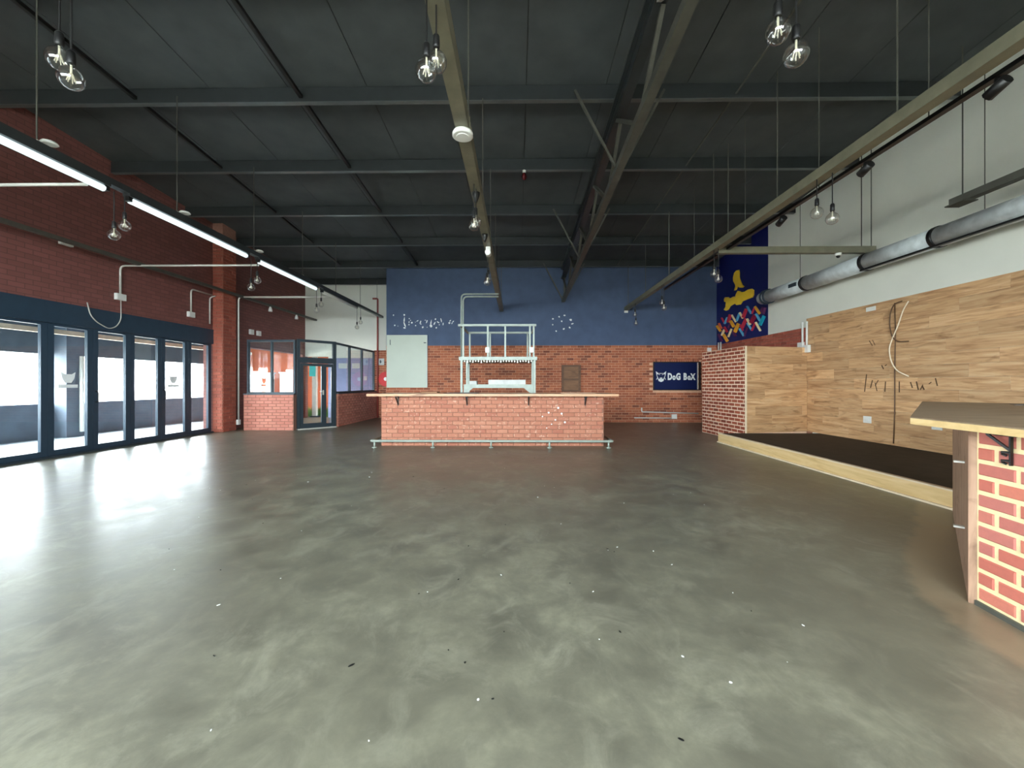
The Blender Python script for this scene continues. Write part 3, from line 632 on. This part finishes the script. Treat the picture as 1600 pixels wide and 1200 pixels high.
kid(B().box(dx_ - 0.17, dx_ - 0.13, 9.1, 9.35, dz_ - 0.03, dz_ + 0.05), 'damper_handle', 'frame', D)

# ------------------------------------------------------------------ brick bar in the middle
X0, X1, Y0 = -2.86, 1.81, 8.46
bar = thing('brick_bar', 'long salmon brick bar front in the middle of the room', 'bar counter', ((X0 + X1) / 2, 8.8, 0))
kid(B().box(X0, X1, Y0, Y0 + 0.55, 0, 1.05), 'core', 'mortarpink', bar)
bricks(bar, (X0, Y0, 0), (1, 0, 0), (0, -1, 0), X1 - X0, 1.05, M['brickbar'], True, d=0.010)
random.seed(3)
for x, z in ((0.53, .62), (0.66, .70), (.80, .55), (.93, .68), (1.0, .50), (.72, .46), (.62, .38), (.86, .80)):
    kid(B().tube([(x, Y0 - 0.009, z), (x, Y0 - 0.016, z)], random.uniform(0.012, 0.026), 8), 'glue_dot', 'letters', bar)
for x in (-2.5, -1.05, 0.24, 1.42):
    k = B().box(x - 0.012, x + 0.012, Y0 - 0.22, Y0 - 0.012, 1.03, 1.05).box(x - 0.012, x + 0.012, Y0 - 0.03, Y0 - 0.012, 0.85, 1.03).bar((x, Y0 - 0.19, 1.03), (x, Y0 - 0.02, 0.88), 0.02, 0.02)
    kid(k, 'shelf_bracket', 'black', bar)
wt = thing('bar_worktop', 'pale timber worktop lying on the long salmon brick bar', 'worktop', (-0.5, 8.7, 1.05))
kid(B().box(-3.08, 2.06, Y0 - 0.25, Y0 + 0.75, 1.051, 1.095), 'board', 'worktop', wt)
kid(B().box(-3.08, 2.06, Y0 - 0.262, Y0 - 0.25, 1.048, 1.098), 'edge_strip', 'worktop', wt)
l = B().box(-2.3, -1.6, 8.75, 9.15, 1.096, 1.106).box(-2.1, -1.75, 8.8, 9.1, 1.106, 1.13).obj('loose_board', 'ply'); tag(l, 'loose brown board lying on the bar worktop', 'board')
l = B().prism([(-1.55, 8.8), (-0.85, 8.75), (-0.85, 9.1), (-1.5, 9.15)], 1.107, 1.118).obj('loose_sheet', 'black'); l.location.z = -0.011; tag(l, 'flat black sheet lying on the bar worktop', 'sheet')
l = B().prism([(0.95, 8.8), (1.7, 8.78), (1.75, 9.05), (1.3, 9.1), (1.0, 9.0)], 1.096, 1.112).obj('loose_offcut', 'worktop'); tag(l, 'pale timber offcut lying on the bar end before the plywood hatch', 'offcut')
fr = thing('foot_rail', 'white tubular foot rail around the foot of the brick bar', 'foot rail', (-0.5, 8.2, 0))
kid(B().tube([(X0 - 0.14, Y0 + 0.5, 0.135), (X0 - 0.14, 8.22, 0.135), (X1 + 0.14, 8.22, 0.135), (X1 + 0.14, Y0 + 0.5, 0.135)], 0.026, 10, 0.06), 'rail', 'galv', fr, True)
for x in (-2.92, -1.72, -0.53, 0.66, 1.86):
    p = kid(B().tube([(x, 8.22, 0.012), (x, 8.22, 0.12)], 0.02, 8), 'post', 'galv', fr, True)
    kid(B().lathe([(0.05, 0), (0.05, 0.012), (0.025, 0.02)], (x, 8.22, 0), 12), 'foot_flange', 'galv', p)

# steel gantry behind the bar
G = thing('steel_gantry', 'pale steel gantry with guard rail and shelves standing behind the bar', 'gantry', (-0.45, 10.1, 0))
yf, yk = 9.5, 10.9
gx0, gx1 = -1.31, 0.41
for x in (gx0, gx1):
    for y in (yf, yk): kid(B().box(x - 0.025, x + 0.025, y - 0.025, y + 0.025, 0, 1.86), 'leg', 'galv', G)
for x in (gx0 + 0.11, gx1 - 0.04): kid(B().box(x - 0.02, x + 0.02, yf + 0.1, yf + 0.14, 0, 1.86), 'inner_upright', 'galv', G)
deck = kid(B().box(gx0 - 0.06, gx1 + 0.06, yf - 0.05, yk + 0.05, 1.86, 1.94), 'upper_deck', 'galv', G)
fl = B()
random.seed(8)
for i in range(26):
    x = gx0 + 0.05 + i * 0.066; fl.box(x, x + 0.03, yf + 0.05, yf + 0.09, 1.83 - random.uniform(0, 0.03), 1.86)
kid(fl, 'hook_strip', 'conduit', deck)
for x in (-1.27, -0.69, -0.28, 0.3, 0.39): kid(B().box(x - 0.02, x + 0.02, yf - 0.02, yf + 0.02, 1.94, 2.68), 'guard_post', 'galv', G)
for x in (-1.28, -0.73, 0.28): kid(B().box(x - 0.02, x + 0.02, yk - 0.02, yk + 0.02, 1.94, 2.66), 'guard_post', 'galv', G)
kid(B().box(gx0 - 0.08, gx1 + 0.04, yf - 0.03, yf + 0.03, 2.66, 2.71), 'guard_rail', 'galv', G)
kid(B().box(gx0 - 0.04, gx1 + 0.04, yk - 0.03, yk + 0.03, 2.66, 2.71), 'guard_rail', 'galv', G)
for x in (gx0 - 0.02, gx1): kid(B().box(x - 0.022, x + 0.022, yf + 0.03, yk - 0.03, 2.66, 2.71), 'guard_rail', 'galv', G)
kid(B().box(gx0 + 0.05, gx1 - 0.03, yf - 0.01, yf + 0.75, 1.205, 1.29), 'lower_shelf', 'galv', G)
for s, x in ((1, gx0 + 0.05), (-1, gx1 - 0.03)):
    kid(B().oprism((x, yf, 1.205), (s, 0, 0), Zup, (0, -1, 0), [(0, 0), (0.22, 0), (0, -0.18)], -0.01, 0.01), 'gusset', 'galv', G)
for x, y, lab in ((-0.70, yf - 0.035, 'white socket box on the middle posts of the gantry rail'), (0.34, yf - 0.035, 'white socket box on the right end post of the gantry rail')):
    s_ = B().box(x - 0.045, x + 0.045, y - 0.035, y, 2.04, 2.16).box(x - 0.03, x + 0.03, y - 0.042, y - 0.035, 2.07, 2.13).obj('socket_box', 'whiteplastic'); tag(s_, lab, 'socket')
l = B().box(-0.68, 0.2, yf + 0.05, yf + 0.4, 1.291, 1.40).obj('white_tray', 'paper'); tag(l, 'long white box lying on the lower gantry shelf', 'box')
l = B().box(-1.13, -0.96, yf + 0.05, yf + 0.3, 1.291, 1.37).obj('small_carton', 'paper'); tag(l, 'small white carton on the lower gantry shelf beside the post', 'box')
for i, (z, x) in enumerate(((3.70, -1.49), (3.63, -1.44))):
    c = B().tube([(-0.50, 10.75, z), (x, 10.75, z), (x, 10.75, 1.97)], 0.022, 8, 0.12).obj('steel_conduit', 'galv', None, True)
    tag(c, ['outer white conduit bending from the middle channel down to the gantry', 'inner white conduit bending from the middle channel down to the gantry'][i], 'conduit')

# ------------------------------------------------------------------ things on the back wall
g = thing('grey_board', 'large pale grey board hung on the navy wall above the bar end', 'board', (-3.75, YB - 0.06, 1.17))
kid(B().box(-4.42, -3.06, YB - 0.09, YB - 0.03, 1.18, 2.96), 'panel', 'board', g)
kid(B().box(-3.06, -3.04, YB - 0.09, YB - 0.028, 1.18, 2.96), 'edge', 'duct', g); kid(B().box(-4.31, -4.29, YB - 0.1, YB - 0.09, 2.62, 2.8), 'latch', 'frame', g); kid(B().box(-3.16, -3.08, YB - 0.1, YB - 0.09, 2.68, 2.71), 'latch', 'frame', g)
hz = thing('plywood_hatch', 'brown plywood hatch door with two panels on the brick wall', 'hatch', (1.83, YB - 0.03, 1.05))
kid(B().box(1.52, 2.12, YB - 0.07, YB - 0.024, 1.06, 1.92), 'panel', 'ply', hz)
for a in ((1.5, 1.57, 1.04, 1.94), (2.07, 2.14, 1.04, 1.94)): kid(B().box(a[0], a[1], YB - 0.1, YB - 0.07, a[2], a[3]), 'stile', 'plydark', hz)
for z in (1.04, 1.42, 1.88): kid(B().box(1.57, 2.07, YB - 0.1, YB - 0.07, z, z + 0.06), 'rail', 'plydark', hz)
sg = thing('wall_sign', 'navy sign with white dog head and the words DOG BOX on brick wall', 'sign', (5.36, YB - 0.05, 1.1))
sx0, sx1, sz0, sz1 = 4.62, 6.06, 1.12, 2.02
kid(B().box(sx0, sx1, YB - 0.045, YB - 0.0, sz0, sz1), 'panel', 'navypanel', sg)
for a in ((sx0 - 0.03, sx1 + 0.12, sz1, sz1 + 0.03), (sx0 - 0.03, sx1 + 0.12, sz0 - 0.03, sz0), (sx0 - 0.03, sx0, sz0, sz1), (sx1 + 0.07, sx1 + 0.12, sz0, sz1)): kid(B().box(a[0], a[1], YB - 0.06, YB, a[2], a[3]), 'frame', 'black', sg)
kid(B().box(sx1 + 0.0, sx1 + 0.035, YB - 0.06, YB, sz0, sz1), 'steel_strip', 'conduit', sg)
ym = YB - 0.046
def letter(ch, x, z, size, off):
    o = share('letter', text_mesh(ch, size, 'letters', off, 0.002), sg, frame_mat((x, ym, z), (0.68, 0, 0), Zup, (0, -1, 0)))
for ch, x, z, s_ in (('D', 5.07, 1.45, 0.30), ('o', 5.235, 1.45, 0.27), ('G', 5.355, 1.45, 0.30), ('B', 5.60, 1.45, 0.30), ('o', 5.745, 1.45, 0.25), ('X', 5.85, 1.45, 0.28)): letter(ch, x, z, s_, 0.016)
e = B(); eo = (4.85, ym, 1.56)
def dp(poly): e.oprism(eo, (1, 0, 0), Zup, (0, -1, 0), poly, 0, 0.003)
for s in (-1, 1):
    dp([(s * .175, .17), (s * .085, .105), (s * .15, .03)]); dp([(s * .15, .03), (s * .135, .04), (s * .05, -.16), (s * .075, -.17)])
    dp([(s * .10, .085), (s * .03, .06), (s * .035, .045), (s * .10, .065)]); dp([(s * .12, -.03), (s * .165, -.11), (s * .15, -.12), (s * .115, -.06)])
dp([(-.085, .105), (.085, .105), (.085, .09), (-.085, .09)]); dp([(-.05, -.045), (.05, -.045), (.02, -.085), (-.02, -.085)])
dp([(-.075, -.10), (-.04, -.075), (0, -.10), (.04, -.075), (.075, -.10), (.05, -.175), (0, -.195), (-.05, -.175)])
kid(e, 'dog_head_emblem', 'letters', sg)
c = B().tube([(4.2, YB - 0.05, 0.50), (4.2, YB - 0.05, 0.36), (6.1, YB - 0.05, 0.31)], 0.022, 8, 0.05).obj('wall_pipe', 'whiteplastic', None, True); tag(c, 'white bent pipe on the brick wall below the dog sign', 'pipe')
c = B().tube([(3.95, YB - 0.05, 0.16), (5.2, YB - 0.05, 0.15)], 0.018, 8).obj('wall_pipe', 'whiteplastic', None, True); tag(c, 'short straight white pipe low on the brick wall by the junction box', 'pipe')
c = B().box(5.2, 5.37, YB - 0.09, YB - 0.02, 0.13, 0.28).box(5.22, 5.35, YB - 0.096, YB - 0.09, 0.15, 0.26).obj('junction_box', 'whiteplastic'); tag(c, 'white junction box low on the brick wall below the dog sign', 'box')
# remains of removed signs
random.seed(21)
rs = B(); k = 46.0
def fleck(px_, py_, r, st=1.0, ang=0.0):
    x = (px_ - 808) / k; z = 1.3 + (600 - py_) / k; pts = []
    for i in range(7):
        a = 2 * PI * i / 7; q = r * random.uniform(0.7, 1.2); ca, sa = q * st * math.cos(a), q * math.sin(a)
        pts.append((ca * math.cos(ang) - sa * math.sin(ang), ca * math.sin(ang) + sa * math.cos(ang)))
    rs.oprism((x, YB, z), (1, 0, 0), Zup, (0, -1, 0), pts, 0, 0.004)
for a in ((614, 492, .025), (616, 508, .03), (621, 509, .012), (631, 491.5, .035), (639, 497.5, .02), (641, 500, .018), (643, 504, .03), (638.5, 507, .022), (648.5, 503, .012),
          (657, 506, .02), (660, 511, .035), (667, 511, .015), (673, 509, .045), (680, 498.5, .03), (681.5, 512, .03), (686, 507, .02), (702, 504.5, .035), (649, 508.5, .022), (664, 500, .018)): fleck(*a)
for a in ((631, 499, .022, 4, 1.5), (632, 507, .025, 4.5, 1.9), (631.5, 512, .025, 2, 0), (638.5, 503, .015, 3, 1.5), (652, 501, .015, 3, .6), (656.5, 503, .02, 3.5, 1.2), (666.5, 502, .02, 3.5, 1.3), (673, 503.5, .02, 4.5, 1.4),
          (678.5, 505, .022, 3, 1.0), (684, 503, .02, 3, -.6), (689, 500, .02, 4, 1.8), (692, 506, .018, 3, 1.5), (703, 501, .016, 2.4, .8), (708, 502, .014, 3, .8), (706, 505, .014, 2, 1.2)): fleck(*a)
r_ = rs.obj('sign_residue', 'letters'); tag(r_, 'white flecks of a removed script sign left on the navy wall', 'residue')
rs = B()
for a in ((864, 498.5, .03), (873.5, 495, .032), (882, 493, .034), (891.5, 500, .042), (877.5, 502, .03), (863.5, 507.5, .026), (881, 514, .034), (890, 512, .036), (869, 517.5, .028)): fleck(*a)
fleck(894, 506, .025, 2, .2)
r_ = rs.obj('glue_dots', 'letters'); tag(r_, 'cluster of white glue dots on the navy wall right of the gantry', 'residue')

# fire point on the recessed brick
h = thing('hose_reel', 'red fire hose reel on the recessed brick wall', 'hose reel', (-5.15, YBL - 0.1, 1.1))
hx, hzz = -5.02, 1.49
kid(B().tube([(hx, YBL - 0.16, hzz), (hx, YBL - 0.14, hzz)], 0.28, 28), 'disc', 'red', h); kid(B().tube([(hx, YBL - 0.03, hzz), (hx, YBL - 0.05, hzz)], 0.28, 28), 'disc', 'red', h)
kid(B().tube([(hx, YBL - 0.14, hzz), (hx, YBL - 0.05, hzz)], 0.21, 20), 'hose', 'black', h); kid(B().tube([(hx, YBL - 0.18, hzz), (hx, YBL - 0.025, hzz)], 0.07, 16), 'hub', 'whiteplastic', h)
fs_ = thing('fire_sign', 'square white pictogram sign above the red hose reel', 'sign', (-5.26, YBL - 0.03, 2.05))
kid(B().box(-5.40, -5.12, YBL - 0.035, YBL - 0.024, 2.03, 2.28), 'plate', 'paper', fs_); kid(B().oprism((-5.26, YBL - 0.0355, 2.15), (1, 0, 0), Zup, (0, -1, 0), [(-.05, .02), (-.02, .02), (-.02, .07), (.02, .07), (.02, .02), (.05, .02), (0, -.06)], 0, 0.003), 'pictogram', 'frame', fs_)
c = B().tube([(-5.55, YBL - 0.07, 4.58), (-5.36, YBL - 0.07, 4.58), (-5.36, YBL - 0.07, 0.0)], 0.035, 8, 0.05).obj('fire_pipe', 'redpipe', None, True); tag(c, 'dull red fire pipe running down the recessed off-white wall', 'pipe')

# ------------------------------------------------------------------ mural on the right wall
def Rw(px_, py_):                    # a point of the right wall plane given by its sighting from the doorway survey
    px_ = 1119.5 + (px_ - 1113.5) * (1197 - 1119.5) / (1197 - 1113.5); y = XR * 630.0 / (px_ - 808.0); return (y, 1.3 + (600 - py_) * y / 630.0)
my = lambda q: 1100 + q[0] * 110 / 1015.0
mz = lambda q: 410 + q[1] * 130 / 1200.0
def wall_poly(name, mat, pts, th=0.03, parent=None):
    poly = []
    for q in pts:
        y, z = Rw(my(q), mz(q)); poly.append((y - 12, z))
    return B().oprism((XR - 0.0145, 12, 0), (0, 1, 0), Zup, (-1, 0, 0), poly, 0, th).obj(name, mat, parent)
wall_poly_b = wall_poly('bird_cutout', 'yellow', [(465, 120), (425, 130), (395, 165), (378, 230), (380, 280), (405, 320), (415, 350), (395, 415), (425, 405), (440, 365), (455, 350), (470, 372), (520, 375), (545, 355), (515, 335), (490, 280), (470, 225), (472, 160)])
tag(wall_poly_b, 'yellow bird-shaped cutout on the deep navy mural', 'cutout')
o = wall_poly('lettering_cutout', 'yellow', [(238, 540), (255, 510), (300, 508), (322, 530), (390, 500), (405, 515), (420, 470), (450, 420), (480, 425), (500, 440), (560, 430), (610, 400), (665, 390), (693, 410), (690, 480), (672, 515), (520, 570), (490, 615), (430, 622), (405, 600), (330, 640), (300, 690), (270, 704), (235, 690), (262, 650), (268, 580), (242, 575)])
tag(o, 'yellow rounded wordmark-shaped cutout below the bird on the navy mural', 'cutout')
cols = {'r': (200, 44, 66), 'y': (240, 170, 40), 'c': (250, 224, 170), 'b': (90, 170, 205), 't': (20, 170, 190), 'p': (96, 36, 84), 'o': (220, 100, 60), 'm': (150, 16, 50)}
cname = {'r': 'crimson', 'y': 'amber', 'c': 'cream', 'b': 'sky blue', 't': 'turquoise', 'p': 'plum', 'o': 'orange', 'm': 'maroon'}
for k_, c in cols.items(): M['stick_' + k_] = paint('stick_' + cname[k_].replace(' ', '_'), lin(c), 0.6, 0, 0.05)
mural = thing('zigzag_artwork', 'zigzag artwork of coloured slats on the deep navy mural wall', 'artwork', (XR - 0.02, 12, 2.7))
for k_, x0, y0_, x1, y1_, w in (('y', 125, 920, 185, 1000, 26), ('o', 155, 885, 195, 960, 24), ('r', 195, 805, 245, 890, 20), ('b', 245, 890, 290, 800, 22), ('r', 295, 870, 335, 760, 36), ('c', 350, 765, 415, 865, 22), ('b', 425, 850, 470, 740, 26),
                        ('c', 475, 730, 525, 815, 22), ('r', 530, 800, 580, 680, 36), ('b', 590, 640, 655, 745, 22), ('r', 660, 745, 705, 660, 20), ('y', 705, 645, 785, 750, 36), ('p', 800, 720, 830, 655, 28), ('p', 835, 750, 870, 660, 32),
                        ('y', 335, 850, 390, 935, 36), ('c', 200, 1060, 240, 975, 20), ('r', 240, 935, 285, 1010, 24), ('p', 300, 950, 340, 880, 20), ('y', 400, 1010, 460, 890, 44), ('r', 510, 950, 575, 820, 40), ('c', 590, 820, 640, 905, 24), ('m', 650, 880, 715, 770, 50),
                        ('b', 725, 750, 790, 850, 28), ('t', 785, 910, 850, 780, 44), ('c', 720, 870, 795, 995, 22), ('b', 590, 880, 660, 985, 24), ('r', 660, 990, 715, 880, 20), ('y', 225, 1045, 290, 1145, 36), ('c', 300, 1080, 350, 965, 20), ('p', 150, 1040, 200, 1140, 24),
                        ('b', 475, 960, 540, 1065, 22), ('r', 475, 905, 525, 990, 20), ('p', 540, 1070, 590, 950, 22), ('p', 375, 1000, 415, 1070, 26)):
    dx, dy = x1 - x0, y1_ - y0_; L = math.hypot(dx, dy); nx_, ny_ = -dy / L * w / 2, dx / L * w / 2
    wall_poly('slat', 'stick_' + k_, [(x0 + nx_, y0_ + ny_), (x1 + nx_, y1_ + ny_), (x1 - nx_, y1_ - ny_), (x0 - nx_, y0_ - ny_)], random.choice((0.022, 0.03, 0.038)), mural)

# ------------------------------------------------------------------ things on the timber wall
XW = XR - 0.0145
def onw(px_, py_, d=0.0):
    y = (XW - d) * 630.0 / (px_ - 808.0); return Vector((XW - d, y, 1.3 + (600 - py_) * y / 630.0))
for nm, mat, pts, lab, r in (('hanging_cable', 'brown', [(1391, 475), (1392, 520), (1391, 580), (1391, 640), (1389, 692)], 'straight brown cable running down the timber wall', 0.010),
                      ('hanging_cable', 'brown', [(1402, 472), (1390, 476), (1384, 490), (1383, 510), (1387, 528), (1396, 535), (1412, 534)], 'short curved brown cable at the top of the timber wall', 0.010),
                      ('hanging_cable', 'cablewhite', [(1412, 472), (1404, 485), (1396, 510), (1388, 528), (1382, 545), (1385, 565), (1394, 580), (1412, 588)], 'loose cream cable curling on the timber wall', 0.011)):
    c = B().tube([onw(a, b_, {'hanging_cable': 0.02}.get(nm, 0) + (0.03 if mat == 'cablewhite' else (0.0 if 'straight' in lab else 0.028)) - 0.008) for a, b_ in pts], r, 6, 0.1).obj(nm, mat, None, True); tag(c, lab, 'cable')
rs = B()
for a, b_, c, d_, w in ((1345, 612, 1348, 585, .02), (1354, 606, 1357, 594, .02), (1361, 598, 1364, 611, .016), (1361, 603, 1366, 594, .014), (1376, 612, 1377, 596, .02), (1398, 613, 1398, 596, .02), (1415, 597, 1418, 606, .02), (1424, 596, 1427, 609, .022), (1433, 603, 1436, 609, .022), (1434, 601, 1430, 609, .016), (1443, 600, 1447, 597, .014), (1453, 591, 1456, 603, .018), (1371, 571, 1374, 577, .02), (1376, 572, 1379, 570, .016), (1352, 533, 1357, 541, .014), (1357, 532, 1361, 540, .012)):
    p, q = onw(a, b_), onw(c, d_); t = (q - p).normalized(); n_ = Vector((-1, 0, 0)); s_ = t.cross(n_)
    rs.obox(p, t, s_, n_, 0, (q - p).length, -w / 2, w / 2, 0, 0.0015)
r_ = rs.obj('sign_scar', 'scar'); tag(r_, 'dark scars of removed lettering on the timber wall', 'residue')
def plate(px_, py_, w, h_, name, lab, cat):
    p = onw(px_, py_); t = thing(name, lab, cat, tuple(p))
    kid(B().box(p.x - 0.012, p.x, p.y - w / 2, p.y + w / 2, p.z - h_ / 2, p.z + h_ / 2), 'plate', 'whiteplastic', t)
    for s in (-1, 1): kid(B().box(p.x - 0.015, p.x - 0.012, p.y + s * w / 5 - 0.012, p.y + s * w / 5 + 0.012, p.z - 0.02, p.z + 0.02), 'rocker', 'whiteplastic', t)
plate(1349.5, 655, 0.17, 0.13, 'switch_plate', 'square white switch plate low on the timber wall left of the cable', 'switch')
plate(1456, 668, 0.16, 0.06, 'socket_plate', 'flat white socket plate low on the timber wall above the counter edge', 'socket')
plate(1355, 484, 0.2, 0.08, 'cable_box', 'white cable box at the top edge of the timber wall', 'box')
t = thing('conduit_drop', 'pair of white conduits with two boxes where brick meets timber', 'conduit', (XW - 0.02, 9.5, 2.2))
for y in (9.42, 9.56): kid(B().tube([(XW - 0.03, y, 2.2), (XW - 0.03, y, 2.75)], 0.022, 8), 'conduit', 'whiteplastic', t, True)
kid(B().box(XW - 0.07, XW, 9.34, 9.5, 2.03, 2.2), 'box', 'whiteplastic', t); kid(B().box(XW - 0.07, XW, 9.52, 9.68, 2.12, 2.28), 'box', 'whiteplastic', t)
t = thing('conduit_stub', 'short pair of conduits with a white box in the corner over the brick', 'conduit', (6.6, 13.5, 2.3))
for y in (13.35, 13.5): kid(B().tube([(XR - 0.05, y, 2.3), (XR - 0.05, y, 2.68)], 0.025, 8), 'conduit', 'conduit', t, True)
kid(B().box(6.4, 6.52, YB - 0.08, YB - 0.025, 2.4, 2.52), 'box', 'whiteplastic', t)

# ------------------------------------------------------------------ near brick counter on the right
Cc, Aa = Vector((2.71, 2.41, 0)), Vector((4.44, 4.12, 0)); Dd = Vector((2.40, 0.55, 0))
NC = thing('brick_counter', 'rose brick counter with wide cream joints standing against the stage', 'bar counter', (3.0, 1.8, 0))
poly = [(Cc.x, Cc.y), (Aa.x, Aa.y), (4.44, 3.1), (3.35, 2.0), (3.05, 0.55), (Dd.x, Dd.y)]
kid(B().prism(poly, 0.0, 1.03), 'core', 'mortaryellow', NC)
u = (Dd - Cc); L = u.length; u.normalize(); nn = Vector((u.y, -u.x, 0))
if nn.x > 0: nn = -nn
# wall frame must be right-handed: run from near end to far end if needed
uu = u if u.cross(Vector(Zup)).dot(nn) > 0 else -u
st_ = Cc if uu == u else Dd
bricks(NC, Vector((st_.x, st_.y, 0.03)), uu, nn, L, 1.0, M['brickbig'], True, course=0.0885, joint=0.025, d=0.007)
kid(B().obox(Cc, u, Zup, nn, 0, L, 0, 0.028, 0, 0.014), 'skirting', 'truss', NC)
v2 = (Aa - Cc); LV = v2.length; v2.normalize(); nv = Vector((-v2.y, v2.x, 0))
kid(B().obox(Cc, v2, Zup, nv, 0, LV, 0.0, 1.03, 0.0, 0.035), 'end_panel', 'weathered', NC)
for zz in (0.35, 0.78): kid(B().obox(Cc, v2, Zup, nv, 0.35, 0.39, zz, zz + 0.012, 0.035, 0.085), 'steel_tie', 'conduit', NC)
hk = B(); P = lambda a, z, d_: Cc + u * a + Vector((0, 0, z)) + nn * d_
hk.bar(P(0.215, 1.03, 0.02), P(0.215, 0.86, 0.02), 0.016, 0.008).bar(P(0.215, 0.94, 0.02), P(0.12, 1.02, 0.05), 0.012, 0.012).bar(P(0.08, 1.022, 0.02), P(0.24, 1.022, 0.02), 0.014, 0.012)
for z in (0.93, 0.885): hk.tube([P(0.215, z, 0.024), P(0.195, z, 0.045), P(0.18, z - 0.012, 0.03), P(0.195, z - 0.02, 0.022)], 0.007, 6)
kid(hk, 'hook_bracket', 'black', NC)
WT = thing('counter_worktop', 'grey-brown worktop with pale edge lying on the rose brick counter', 'worktop', (3.5, 2.5, 1.04))
tp = [(2.60, 2.70), (5.04, 5.08), (5.9, 4.3), (3.9, 2.4), (3.55, 0.5), (2.22, 0.5)]
kid(B().prism(tp, 1.036, 1.075), 'board', 'skirt', WT)
kid(B().prism(tp, 1.0751, 1.083), 'surface', 'darktop', WT)
kid(B().prism([(5.1, 4.2), (5.35, 4.45), (5.6, 4.2), (5.35, 3.98)], 1.0831, 1.088), 'cable_cover', 'black', WT)

# ------------------------------------------------------------------ wiring on the left
def cond(name, pts, r, lab, mat='conduit', f=0.1):
    c = B().tube(pts, r, 8, f).obj(name, mat, None, True); return tag(c, lab, 'conduit')
cond('wall_conduit', [(XL + 0.0, 4.85, 3.735), (-5.25, 4.85, 3.735)], 0.02, 'straight pale conduit crossing from the maroon wall to the long tube light')
cond('wall_conduit', [(XL + 0.03, 8.2, 3.16), (XL + 0.03, 8.2, 3.735), (-5.3, 8.2, 3.735)], 0.02, 'pale conduit rising from a wall box and crossing to the tube lights')
cond('wall_conduit', [(XL + 0.03, 10.0, 3.1), (XL + 0.03, 10.0, 3.68), (XL + 0.03, 10.7, 3.68)], 0.02, 'bent pale conduit rising from the box before the brick pier')
cond('wall_conduit', [(-7.88, 11.31, 0.28), (-7.88, 11.31, 3.76), (-5.3, 11.31, 3.76)], 0.022, 'tall pale conduit rising beside the brick pier and crossing over the lobby')
cond('wall_conduit', [(XL + 0.03, 10.62, 2.9), (XL + 0.03, 10.62, 3.6), (XL + 0.1, 10.72, 3.66)], 0.018, 'thin pale conduit ending above the door header by the pier')
cond('wall_conduit', [(XL, 12.2, 3.93), (-5.3, 12.2, 3.93)], 0.018, 'thin pale conduit crossing in front of the off-white wall')
def jbox(x, y, z, w, h_, lab):
    c = B().box(x, x + 0.06, y - w / 2, y + w / 2, z - h_ / 2, z + h_ / 2).box(x + 0.06, x + 0.066, y - w / 2 + 0.01, y + w / 2 - 0.01, z - h_ / 2 + 0.01, z + h_ / 2 - 0.01).obj('junction_box', 'whiteplastic'); tag(c, lab, 'box')
jbox(XL, 8.2, 3.09, 0.2, 0.13, 'white junction box under the rising conduit on the maroon wall')
jbox(XL, 10.0, 3.04, 0.19, 0.13, 'white twin junction box before the brick pier')
jbox(XL, 7.2, 3.86, 0.2, 0.1, 'white junction box high on the maroon wall without conduit')
jbox(-7.93, 11.33, 0.22, 0.1, 0.14, 'white box at the foot of the tall conduit')
for y, lab in ((12.3, 'white switch plate on maroon wall above the lobby window, by the pier'), (12.65, 'white switch plate on maroon wall above the lobby window, second from pier')): jbox(XL, y, 2.9, 0.16, 0.15, lab)
c = B().tube([(XL + 0.04, 7.55, 2.85), (XL + 0.045, 7.6, 2.62), (XL + 0.045, 7.72, 2.5), (XL + 0.045, 7.95, 2.40), (XL + 0.045, 8.1, 2.46), (XL + 0.045, 8.2, 2.62), (XL + 0.04, 8.2, 3.03)], 0.010, 6, 0.1).obj('drooping_cable', 'conduit', None, True); tag(c, 'pale cable looping down over the door header', 'cable')
for y, z, lab in ((12.6, 3.68, 'small white spotlight under the thin grey channel by the pier'), (14.1, 3.68, 'small white spotlight under the thin grey channel by the off-white wall')):
    s_ = B().lathe([(0.05, -0.1), (0.06, -0.08), (0.045, 0.0), (0.02, 0.055)], (-7.77, y, z), 12).obj('spot_lamp', 'whiteplastic', None, True); tag(s_, lab, 'lamp')

# scattered chips and leaf bits on the floor
random.seed(77)
for nm, mat, n_, lab in (('floor_crumbs', 'paper', 70, 'tiny pale crumbs and chips scattered over the concrete floor'), ('floor_leaf_bits', 'black', 45, 'tiny dark leaf scraps scattered over the concrete floor')):
    b = B()
    for i in range(n_):
        y = 1.0 + 7.0 * random.random() ** 1.6; x = random.uniform(-0.9, 0.75) * y
        if x > 2.2: continue
        r = random.uniform(0.002, 0.005); a = random.uniform(0, PI); st2 = random.uniform(1, 2.4 if mat == 'paper' else 3.5)
        pts = [(x + r * st2 * math.cos(t) * math.cos(a) - r * math.sin(t) * math.sin(a), y + r * st2 * math.cos(t) * math.sin(a) + r * math.sin(t) * math.cos(a)) for t in [i_ * PI / 3 for i_ in range(6)]]
        b.prism(pts, 0.0002, random.uniform(0.002, 0.004))
    o = b.obj(nm, mat, None, kind='stuff'); tag(o, lab, 'debris')
